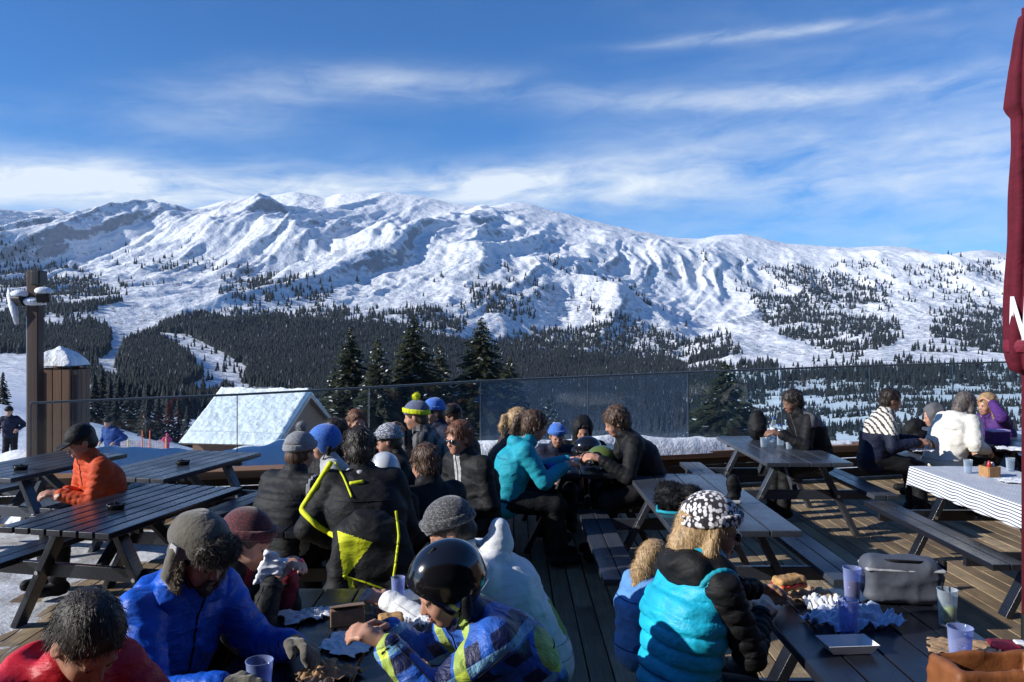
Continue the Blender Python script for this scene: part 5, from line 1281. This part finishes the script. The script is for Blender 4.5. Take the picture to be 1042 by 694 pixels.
def T(px, py, z=TZ):
    Y = (CZ-z)*F/(py-HY); return Vector((PX(px, Y), Y, z+.001))
def cup(label, px, py, r, h, mat='blue_cup', liquid=None, fill=.5, name='plastic_cup', tilt=0, z=TZ):
    c = T(px, py, z); rt = thing(name, c, 0, label, 'cup' if 'cup' in name else 'glass')
    bm = bmesh.new(); rings = lathe(bm, [(r*.78, 0), (r*.80, .003), (r*.9, h*.5), (r, h-.004), (r*1.04, h-.002), (r*1.04, h), (r*.97, h), (r*.86, h*.5), (r*.76, .008), (.001, .008)], 28); bm.faces.new(rings[0][::-1])
    obj('cup_wall', bm, M[mat], rt, True)
    if liquid:
        bm = bmesh.new(); rr = r*.8+ (r*.2)*fill; R_ = lathe(bm, [(r*.74, .010), (rr*.93, .01+h*fill)], 24); bm.faces.new(R_[0][::-1]); bm.faces.new(R_[-1]); obj('drink', bm, M[liquid], rt, True)
    return rt
def crumple(name, label, cat, px, py, sx, sy, amp, mat, seed, z=TZ, rot=0, n=34, lift=.5, tris=True, ycen=None):
    c = T(px, py, z); xs = np.linspace(-1, 1, n); A, B = np.meshgrid(xs, xs)
    Rr = np.sqrt(A*A+B*B); e = 1+.22*(vnoise2(np.arctan2(A, B)*1.3+seed, Rr*0+seed, seed)-.5)*2
    fx = A*sx/2*e + .02*(vnoise2(A*5+seed, B*5, seed)-.5); fy = B*sy/2*e
    hgt = amp*(np.abs(2*vnoise2(A*3.1+seed, B*3.1, seed+1)-1)*.7+np.abs(2*vnoise2(A*7+seed, B*7, seed+2)-1)*.3)
    Z = .004 + hgt*(1-lift*Rr*.5)
    ca, sa = math.cos(rot), math.sin(rot); X_ = fx*ca-fy*sa; Y_ = fx*sa+fy*ca
    ii = np.arange(n*n).reshape(n, n); q = np.stack([ii[:-1,:-1], ii[:-1,1:], ii[1:,1:], ii[1:,:-1]], -1).reshape(-1, 4)
    o = npmesh(name, np.stack([X_, Y_, Z], -1).reshape(-1, 3), q, M[mat]); o.location = c; mo = o.modifiers.new('s', 'SOLIDIFY'); mo.thickness = .0012; mo.offset = 1
    return tag(o, label, cat)
# right foreground table
cup('blue plastic cup half full of cola behind the empty blue cup', 867, 611, .040, .150, 'blue_cup', 'cola', .5)
cup('empty blue plastic cup between the cola cup and the white paper tray', 863, 648, .040, .150)
cup('tall glass of yellow juice with a dark straw beside the grey cool bag', 964, 636, .040, .150, 'clear_cup', 'juice', .45, 'juice_glass')
s_ = bpy.data.objects['juice_glass']; bm = bmesh.new(); tube(bm, [(0,.01,.01), (-.012,.02,.17)], .0035, 6); obj('straw', bm, M['blackmetal'], s_)
cup('small empty blue plastic cup in front of the juice glass', 977, 672, .045, .125)
crumple('plastic_bag', 'crumpled translucent white plastic bag spread around the cups', 'bag', 868, 636, .34, .22, .085, 'bagfilm', 3, rot=.3)
crumple('foil_wrapper', 'scrunched white wrapping paper left of the cola cup', 'wrapper', 838, 622, .15, .15, .09, 'paper', 9)
crumple('kraft_wrapper', 'open brown paper wrapper near the hands of the woman in the vest', 'wrapper', 822, 610, .22, .18, .05, 'kraft', 12, rot=.5)
def sandwich(label, px, py, L, W_, H_, rot, z=TZ, dz=.02):
    c = T(px, py, z); r = thing('sandwich', (c.x, c.y, c.z+dz), rot, label, 'sandwich'); 
    K = Sdf(.005); K.box((0,0,H_*.7), (L/2, W_/2, H_*.28), None, .012); K.box((0,0,H_*.05+.008), (L/2, W_/2, H_*.22), None, .010); K.mesh('bread', M['bread'], r, wrinkle(.003, 30, .002, 70, 2))
    K = Sdf(.005); K.box((.003,0,H_*.38), (L/2-.002, W_/2+.004, H_*.10), None, .004); K.mesh('filling', M['sauce'], r, wrinkle(.006, 40, .003, 80, 4)); return r
sandwich('toasted sandwich held over the brown wrapper', 803, 603, .15, .08, .055, .4, .79)
tr = thing('paper_tray', T(862, 662), .08, 'shallow white paper tray in front of the empty blue cup', 'tray')
bm = bmesh.new(); w1, d1, w2, d2, hh = .075, .045, .10, .062, .038
lo_ = [bm.verts.new(p) for p in ((-w1,-d1,.002),(w1,-d1,.002),(w1,d1,.002),(-w1,d1,.002))]; up_ = [bm.verts.new(p) for p in ((-w2,-d2,hh),(w2,-d2,hh),(w2,d2,hh),(-w2,d2,hh))]
bm.faces.new(lo_)
for k in range(4): bm.faces.new((lo_[k], lo_[(k+1)%4], up_[(k+1)%4], up_[k]))
o = obj('tray_shell', bm, M['paper'], tr); mo = o.modifiers.new('s', 'SOLIDIFY'); mo.thickness = .002
c = T(917, 612); cb = thing('cool_bag', c, -.12, 'grey cloth cool bag with a pale band on the right foreground table', 'bag')
K = Sdf(.008); K.box((0,0,.10), (.17,.075,.10), None, .045); K.mesh('bag_body', M['coolbag'], cb, folds(.016, .005, 4))
K = Sdf(.006); K.box((0,0,.158), (.1715,.0775,.008), None, .006); K.mesh('pale_band', M['lightgrey'], cb)
bm = bmesh.new(); tube(bm, [(-.12,-.03,.190), (-.05,-.06,.200), (.05,-.06,.197), (.12,-.03,.188)], .006, 8); obj('handle', bm, M['black'], cb, True)
K = Sdf(.006); K.box((.178,0,.17), (.012,.03,.03), None, .008); K.mesh('buckle', M['black'], cb)
c = Vector((PX(1003, 2.78), 2.78, TZ)); lb = thing('leather_bag', c, .05, 'tan brown leather bag with an open top in the bottom right corner', 'bag')
K = Sdf(.008); K.box((0.03,0,.07), (.18,.10,.07), None, .02); K.box((0.03,0,.11), (.15,.070,.07), None, .01, .01, '-'); K.mesh('bag_body', M['leather'], lb, wrinkle(.006, 10, .002, 30, 4))
bm = bmesh.new(); tube(bm, [(-.13,-.09,.10), (-.15,-.11,.06), (-.13,-.11,.02)], .010, 8); obj('strap', bm, M['leather'], lb, True)
crumple('parchment_sheet', 'buttered brown paper sheet under the small blue cup', 'paper', 985, 662, .26, .16, .025, 'kraft', 21, rot=-.3)
c = T(1022, 662); wl = thing('wallet', c, -.2, 'dark red wallet with a white tag beside the brown bag', 'wallet')
K = Sdf(.005); K.box((0,0,.018), (.055,.035,.016), None, .008); K.mesh('wallet_body', M['maroon'], wl); K = Sdf(.005); K.box((.055,0,.030), (.02,.02,.010), None, .003); K.mesh('tag', M['paper'], wl)

# left foreground table
cup('blue plastic cup by the sleeve of the fur-hatted man', 264, 708, .045, .120)
cup('tall blue plastic cup standing behind the black helmet', 405, 622, .030, .150)
c = T(353, 634); bx = thing('takeaway_box', c, .25, 'brown cardboard takeaway box at the far end of the left foreground table', 'box')
bm = bmesh.new(); box(bm, (0,0,.035), (.14,.10,.07)); obj('box_base', bm, M['cardboard'], bx, bevel=.004)
bm = bmesh.new(); bar(bm, (-.072,.0,.073), (.072,.0,.078), .108, .004, (0,.2,1)); obj('lid', bm, M['cardboard'], bx, bevel=.001)
crumple('paper_napkin', 'pale blue paper napkin on the table in front of the knitted-hat person', 'napkin', 312, 628, .20, .14, .03, 'paper', 5, rot=.5)
crumple('paper_sheet', 'white paper sheet under the hands of the helmeted youngster', 'paper', 352, 658, .20, .20, .02, 'paper', 15, rot=-.4)
crumple('kraft_wrapper', 'brown paper wrapper at the bottom edge beside the blue cup', 'wrapper', 330, 690, .20, .16, .05, 'kraft', 31, rot=.9)
crumple('food_wrapper', 'yellowish greased wrapper under the chin of the helmeted youngster', 'wrapper', 425, 640, .16, .10, .07, 'paper', 35)
sandwich('burger in the hands of the helmeted youngster', 398, 646, .10, .09, .06, .2, .76)
sandwich('half-eaten bread roll at the bottom edge in front of the checked jacket', 418, 694, .13, .07, .045, .5, .75)
cup('clear plastic dish with red dressing beside the brown takeaway box', 390, 625, .055, .045, 'clear_cup', 'sauce', .5, 'salad_cup')
# napkin and phone held by the knitted-hat person
nk = A3['wr'][1]
def held(name, label, cat, p, size, R, mat, wr_=None):
    o = thing(name, tuple(p), 0, label, cat); K = Sdf(.004); K.box((0,0,0), size, R, .003); K.mesh(name+'_body', M[mat], o, wr_); return o
h_ = held('napkin', 'white napkin held up to the face under the maroon hat', 'napkin', P(276, 580, 3.5), (.045,.012,.075), np.array(Euler((.2,.35,.2)).to_matrix()), 'paper', wrinkle(.012, 22, .004, 60, 3))
h_ = held('phone', 'pink cased phone held out to the right of the white napkin', 'phone', P(301, 577, 3.58), (.042,.008,.022), np.array(Euler((.2,-.5,.2)).to_matrix()), 'redpink')
bm = bmesh.new(); tube(bm, [(-.02,-.010,-.002), (-.012,-.010,.003)], .004, 8); obj('camera_eye', bm, M['blackmetal'], h_)

# things on the tables behind
def blob(name, label, cat, loc, parts, mat, h=.010, wr_=None, fz=None, part='shell'):
    r = thing(name, loc, 0, label, cat); K = Sdf(h)
    for p, rr in parts: K.ell(p, rr, None, .02)
    K.mesh(part, M[mat], r, wr_, None, fz); return r
c = Vector((PX(690, 5.75), 5.75, TZ)); fb = blob('furry_bag', 'black furry bag with a bright blue strap on the table beyond the turquoise vest', 'bag', c, [((0,0,.07),(.16,.12,.08)), ((-.05,.04,.10),(.09,.08,.08)), ((.08,-.02,.09),(.09,.09,.08))], 'black', .01, wrinkle(.015, 16, .006, 40, 2), dict(name='fur_pile', mat=M['black'], n=2600, L=.03, w=.002, seed=3, comb=(0,0,0)))
bm = bmesh.new(); tube(bm, [(-.15,-.05,.03), (-.165,-.12,.012), (-.10,-.17,.01), (.02,-.19,.01), (.1,-.15,.02)], .011, 8); obj('strap', bm, M['turq2'], fb, True)
c = Vector((PX(746, 5.9), 5.9, TZ)); gl = blob('ski_glove', 'black ski glove standing upright beside the furry bag', 'glove', c, [((0,0,.06),(.045,.035,.07)), ((0,0,.15),(.05,.03,.06)), ((.045,0,.10),(.02,.02,.045))], 'black', .008, wrinkle(.006, 16, .003, 40, 2), part='glove_body')
K = Sdf(.007); K.box((0,0,.02), (.05,.04,.014), None, .008); K.mesh('cuff', M['lightgrey'], gl)
def helmet_thing(label, px, py, Y, mat, z=TZ):
    r = thing('ski_helmet', (PX(px, Y), Y, z), 0, label, 'helmet'); K = Sdf(.008); K.ell((0,0,.085), (.135,.112,.11)); K.ell((0,0,.02), (.11,.09,.10), None, .004, '-'); K.plane((0,0,.012), (0,0,-1)); K.mesh('helmet_shell', M[mat], r)
    K = Sdf(.007); K.chain([(-.10,-.06,.05), (-.132,0,.055), (-.10,.06,.05)], [.028]*3, .01); K.mesh('goggles', M['lens'], r); K = Sdf(.007)
    K.chain([(.135*math.cos(a), .113*math.sin(a), .052) for a in np.linspace(-2.4, 2.4, 16)], [.010]*16, .004); K.mesh('goggle_strap', M['charcoal'], r); return r
helmet_thing('green ski helmet lying in front of the curly haired man', 612, 470, 7.45, 'helmet_g')
helmet_thing('black ski helmet lying on the central table behind the paper cup', 598, 458, 8.1, 'helmet')
r = thing('ski_gloves', (PX(566, 7.25), 7.25, TZ), 0, 'blue and navy ski gloves heaped at the near end of the central table', 'gloves')
for i, (dx, rt) in enumerate(((-.05, .3), (.05, -.4))):
    K = Sdf(.008); K.ell((dx,0,.03), (.07,.045,.03)); 
    for q in range(4): K.cap((dx+.04, -.03+q*.02, .03), (dx+.10-.01*abs(q-1.5), -.04+q*.026, .022), .013, .011, .01)
    K.cap((dx,.03,.03), (dx+.03,.075,.025), .014, .012, .01); K.cap((dx-.05,0,.03), (dx-.10,0,.03), .035, .045, .01); K.mesh('glove', M['blue' if i else 'navy'], r, wrinkle(.004, 20, .002, 40, i))
cup('white paper cup standing between the blue gloves and the green helmet', 585, 481, .045, .12, 'paper', None, 0, 'paper_cup', z=TZ)
def bottle(label, px, py, h=.24, r=.033):
    c = T(px, py); rt = thing('bottle', c, 0, label, 'bottle'); bm = bmesh.new()
    R_ = lathe(bm, [(r*.9,0), (r,.01), (r,h*.35), (r*.93,h*.38), (r,h*.41), (r,h*.62), (r*.85,h*.74), (r*.4,h*.88), (r*.38,h*.96)], 20); bm.faces.new(R_[0][::-1]); obj('bottle_body', bm, M['clear_cup'], rt, True)
    bm = bmesh.new(); R_ = lathe(bm, [(r*.46,h*.95), (r*.46,h)], 14, ); bm.faces.new(R_[0][::-1]); bm.faces.new(R_[-1]); obj('cap', bm, M['blue'], rt)
    bm = bmesh.new(); lathe(bm, [(r*1.02,h*.43), (r*1.02,h*.60)], 20); obj('label_band', bm, M['paper'], rt)
bottle('taller clear water bottle on the table of the man with grey shoulders', 787, 450, .27); bottle('shorter clear water bottle right beside the taller one', 794, 453, .22)
cup('drinking glass right of the two clear bottles', 803, 457, .035, .11, 'clear_cup', None, 0, 'drinking_glass')
cup('drinking glass left of the two clear bottles', 777, 455, .035, .10, 'clear_cup', None, 0, 'drinking_glass')
c = Vector((PX(771, 9.3), 9.3, TZ)); bp_ = blob('backpack', 'upright black rucksack at the far end of the table with clear bottles', 'backpack', c, [((0,0,.15),(.11,.09,.16)), ((0,-.07,.11),(.08,.05,.08)), ((0,0,.27),(.07,.06,.05))], 'black', .010, wrinkle(.008, 9, .003, 25, 2), part='pack_body')
bm = bmesh.new(); tube(bm, [(-.03,0,.31), (0,0,.35), (.03,0,.31)], .008, 6); obj('grab_loop', bm, M['charcoal'], bp_)
c = Vector((PX(928, 9.6), 9.6, 0)); bp_ = blob('backpack', 'black rucksack on the parapet behind the striped-shouldered man', 'backpack', (PX(930,10.9), 10.85, .475), [((0,0,.17),(.16,.10,.17)), ((.02,-.07,.12),(.10,.05,.08))], 'black', .012, wrinkle(.010, 9, .003, 25, 5), part='pack_body')
bm = bmesh.new(); tube(bm, [(-.03,0,.33), (0,0,.37), (.03,0,.33)], .008, 6); obj('grab_loop', bm, M['charcoal'], bp_)
pb = thing('purple_box', (PX(1015, 8.95), 8.95, TZ), .1, 'lilac and white gift box on the table by the railing', 'box')
bm = bmesh.new(); box(bm, (0,0,.07), (.20,.13,.14)); obj('box_base', bm, M['purple'], pb, bevel=.005)
bm = bmesh.new(); box(bm, (0,0,.145), (.21,.14,.02)); obj('lid', bm, simple('lilac', (.5,.42,.75), .6, .1, 9, 0), pb, bevel=.003)
crumple('paper_sheet', 'white paper lying beside the lilac box', 'paper', 1036, 458, .35, .3, .03, 'paper', 44)
crumple('paper_menu', 'white paper held on the lap of the striped-shouldered man', 'paper', 938, 459, .22, .2, .03, 'paper', 47, z=.72)
for i, (px, py, lab) in enumerate(((118,518,'slatted table'), (186,473,'weathered table behind the orange jacket'), (21,478,'table at the left edge'))):
    a = thing('ashtray', T(px, py), 0, 'small black ashtray on the ' + lab, 'ashtray'); bm = bmesh.new()
    R_ = lathe(bm, [(.05,0), (.062,.03), (.062,.036), (.050,.036), (.042,.010), (.001,.010)], 20); bm.faces.new(R_[0][::-1]); obj('bowl', bm, M['ashtray'], a, True)
    for k in range(3):
        bm = bmesh.new(); tube(bm, [(.045*math.cos(k*2.1), .045*math.sin(k*2.1), .04), (.066*math.cos(k*2.1), .066*math.sin(k*2.1), .04)], .006, 6); obj('rest', bm, M['ashtray'], a)
# striped cloth on the right hand table
m, t, b = newmat('striped_cloth'); c = coord(t); s3 = t.node('ShaderNodeSeparateXYZ'); t.l.new(c, s3.inputs[0])
v_ = t.m('ADD', s3.outputs[0], s3.outputs[2])
st_ = t.m('LESS_THAN', t.m('FRACT', t.m('DIVIDE', v_, .026)), .34)
setp(t, b, Base_Color=t.mix(st_, (.70,.74,.80), (.05,.055,.09)), Roughness=.75); bump(t, b, t.noise(c, 9, 4), .4, .02); M['stripes'] = m
xs = np.linspace(-.17, .97, 90); ys = np.linspace(-.04, 2.06, 120); A, B = np.meshgrid(xs, ys)
drop = np.clip(-A-.008, 0, 1)+np.clip(A-.808, 0, 1); endd = np.clip(-B-.01, 0, 1)+np.clip(B-2.01, 0, 1)
Xc = np.clip(A, -.012, .812) + np.where(A < 0, -1, 1)*.03*drop/.16*(.6+.8*np.sin(B*15+vnoise2(B*3, B*0, 3)*6)*.5)*(drop > 0)
Zc = .756 - drop - endd*.8 + .004*(vnoise2(A*9, B*9, 4)-.5)*(drop == 0) + .0025
ii = np.arange(A.size).reshape(A.shape); q = np.stack([ii[:-1,:-1], ii[:-1,1:], ii[1:,1:], ii[1:,:-1]], -1).reshape(-1, 4)
cl = npmesh('tablecloth', np.stack([Xc, np.clip(B, -.014, 2.012), Zc], -1).reshape(-1, 3), q, M['stripes'], None, True); cl.location = (3.56, 5.45, 0); mo = cl.modifiers.new('s', 'SOLIDIFY'); mo.thickness = .002; mo.offset = 1
tag(cl, 'white tablecloth with fine dark stripes hanging over the edge of the right hand table', 'tablecloth')
cd = thing('condiment_caddy', (*T(1007, 486)[:2], .763), .2, 'small square wooden condiment caddy on the striped tablecloth', 'caddy')
bm = bmesh.new(); wd_ = .055
for sx, sy, ax_, ay_ in ((-1,0,.008,.11), (1,0,.008,.11), (0,-1,.102,.008), (0,1,.102,.008)): box(bm, (sx*wd_, sy*wd_, .042), (ax_, ay_, .084))
box(bm, (0,0,.004), (.10,.10,.006)); obj('caddy_box', bm, simple('caddy_wood', (.42,.22,.09), .6, .3, 20, .2), cd, bevel=.002)
for i, (dx, dy, hh) in enumerate(((-.022,-.02,.13), (.024,.0,.115), (-.015,.024,.12))):
    bm = bmesh.new(); R_ = lathe(bm, [(.018,.01), (.018,hh*.8), (.012,hh*.92), (.010,hh)], 12, (dx,dy,0)); bm.faces.new(R_[0][::-1]); bm.faces.new(R_[-1]); obj('condiment_jar', bm, M[('sauce','paper','charcoal')[i]], cd, True)
cup('clear drinking glass behind the wooden caddy', 985, 481, .036, .11, 'clear_cup', None, 0, 'drinking_glass', z=.763)
cup('clear drinking glass at the far edge of the striped tablecloth', 1028, 479, .036, .11, 'clear_cup', None, 0, 'drinking_glass', z=.763)
crumple('paper_napkin', 'white napkin on the striped tablecloth right of the caddy', 'napkin', 1034, 490, .26, .2, .02, 'paper', 61, z=.764)

# closed parasol
um = thing('parasol', (PX(1046, 4.8), 4.8, 0), 0, 'tall closed maroon parasol with white lettering at the right edge', 'parasol')
M['parasol'] = fabric('parasol_cloth', (.095,.005,.016), rough=.85, wrinkle=.4)
prof = [(12,.015),(14,.045),(40,.075),(70,.100),(98,.115),(112,.122),(116,.086),(150,.088),(220,.104),(290,.118),(335,.130),(362,.122),(376,.095),(381,.042)]
bm = bmesh.new(); n = 96; rings = []
for i in range(70):
    y = 12+(381-12)*i/69; r0 = float(np.interp(y, [p[0] for p in prof], [p[1] for p in prof])); z = PZ(y, 4.8); ring = []
    for k in range(n):
        a = 2*math.pi*k/n; pl = abs(math.sin(a*4+.35*math.sin(i*.12)))**.7; rr = r0*(.74+.26*pl)*(1+.03*math.sin(a*3+i*.35))
        ring.append(bm.verts.new((rr*math.cos(a), rr*math.sin(a), z)))
    rings.append(ring)
for a_, b_ in zip(rings, rings[1:]):
    for k in range(n): bm.faces.new((b_[k], b_[(k+1)%n], a_[(k+1)%n], a_[k]))
can = obj('canopy', bm, M['parasol'], um, True)
bm = bmesh.new(); tube(bm, [(0,0,0), (0,0,PZ(8,4.8))], .032, 12); obj('pole', bm, M['parasol'], um, True)
bm = bmesh.new(); tube(bm, [(0,0,0), (0,0,.35)], .035, 12); box(bm, (0,0,.04), (.5,.5,.08)); obj('base', bm, M['blackmetal'], um, bevel=.008)
bm = bmesh.new()   # the white letter, on the pleat that faces the terrace
Rl = .122
def onsurf(a, z, r=Rl): return Vector((r*math.cos(a), r*math.sin(a), z))
def strip(a0, z0, a1, z1, w):
    k = 10
    for i in range(k):
        qa, qb = i/k, (i+1)/k
        vv = [onsurf(a0+(a1-a0)*q_+da, z0+(z1-z0)*q_) for q_, da in ((qa,0),(qa,w),(qb,w),(qb,0))]; bm.faces.new([bm.verts.new(v) for v in vv])
zb, zt_ = PZ(346, 4.8), PZ(302, 4.8)
strip(rad(190), zb, rad(194), zt_, .20); strip(rad(194), zt_, rad(226), zb, .20); strip(rad(224), zb, rad(230), zt_, .20)
o = obj('lettering', bm, M['paper'], can); mo = o.modifiers.new('s', 'SOLIDIFY'); mo.thickness = .004; mo.offset = 0
bm = bmesh.new(); R_ = lathe(bm, [(.118,0), (.125,.02), (.125,.05), (.118,.07)], 48, (0,0,PZ(358,4.8))); obj('tie_strap', bm, M['maroon'], can, True)
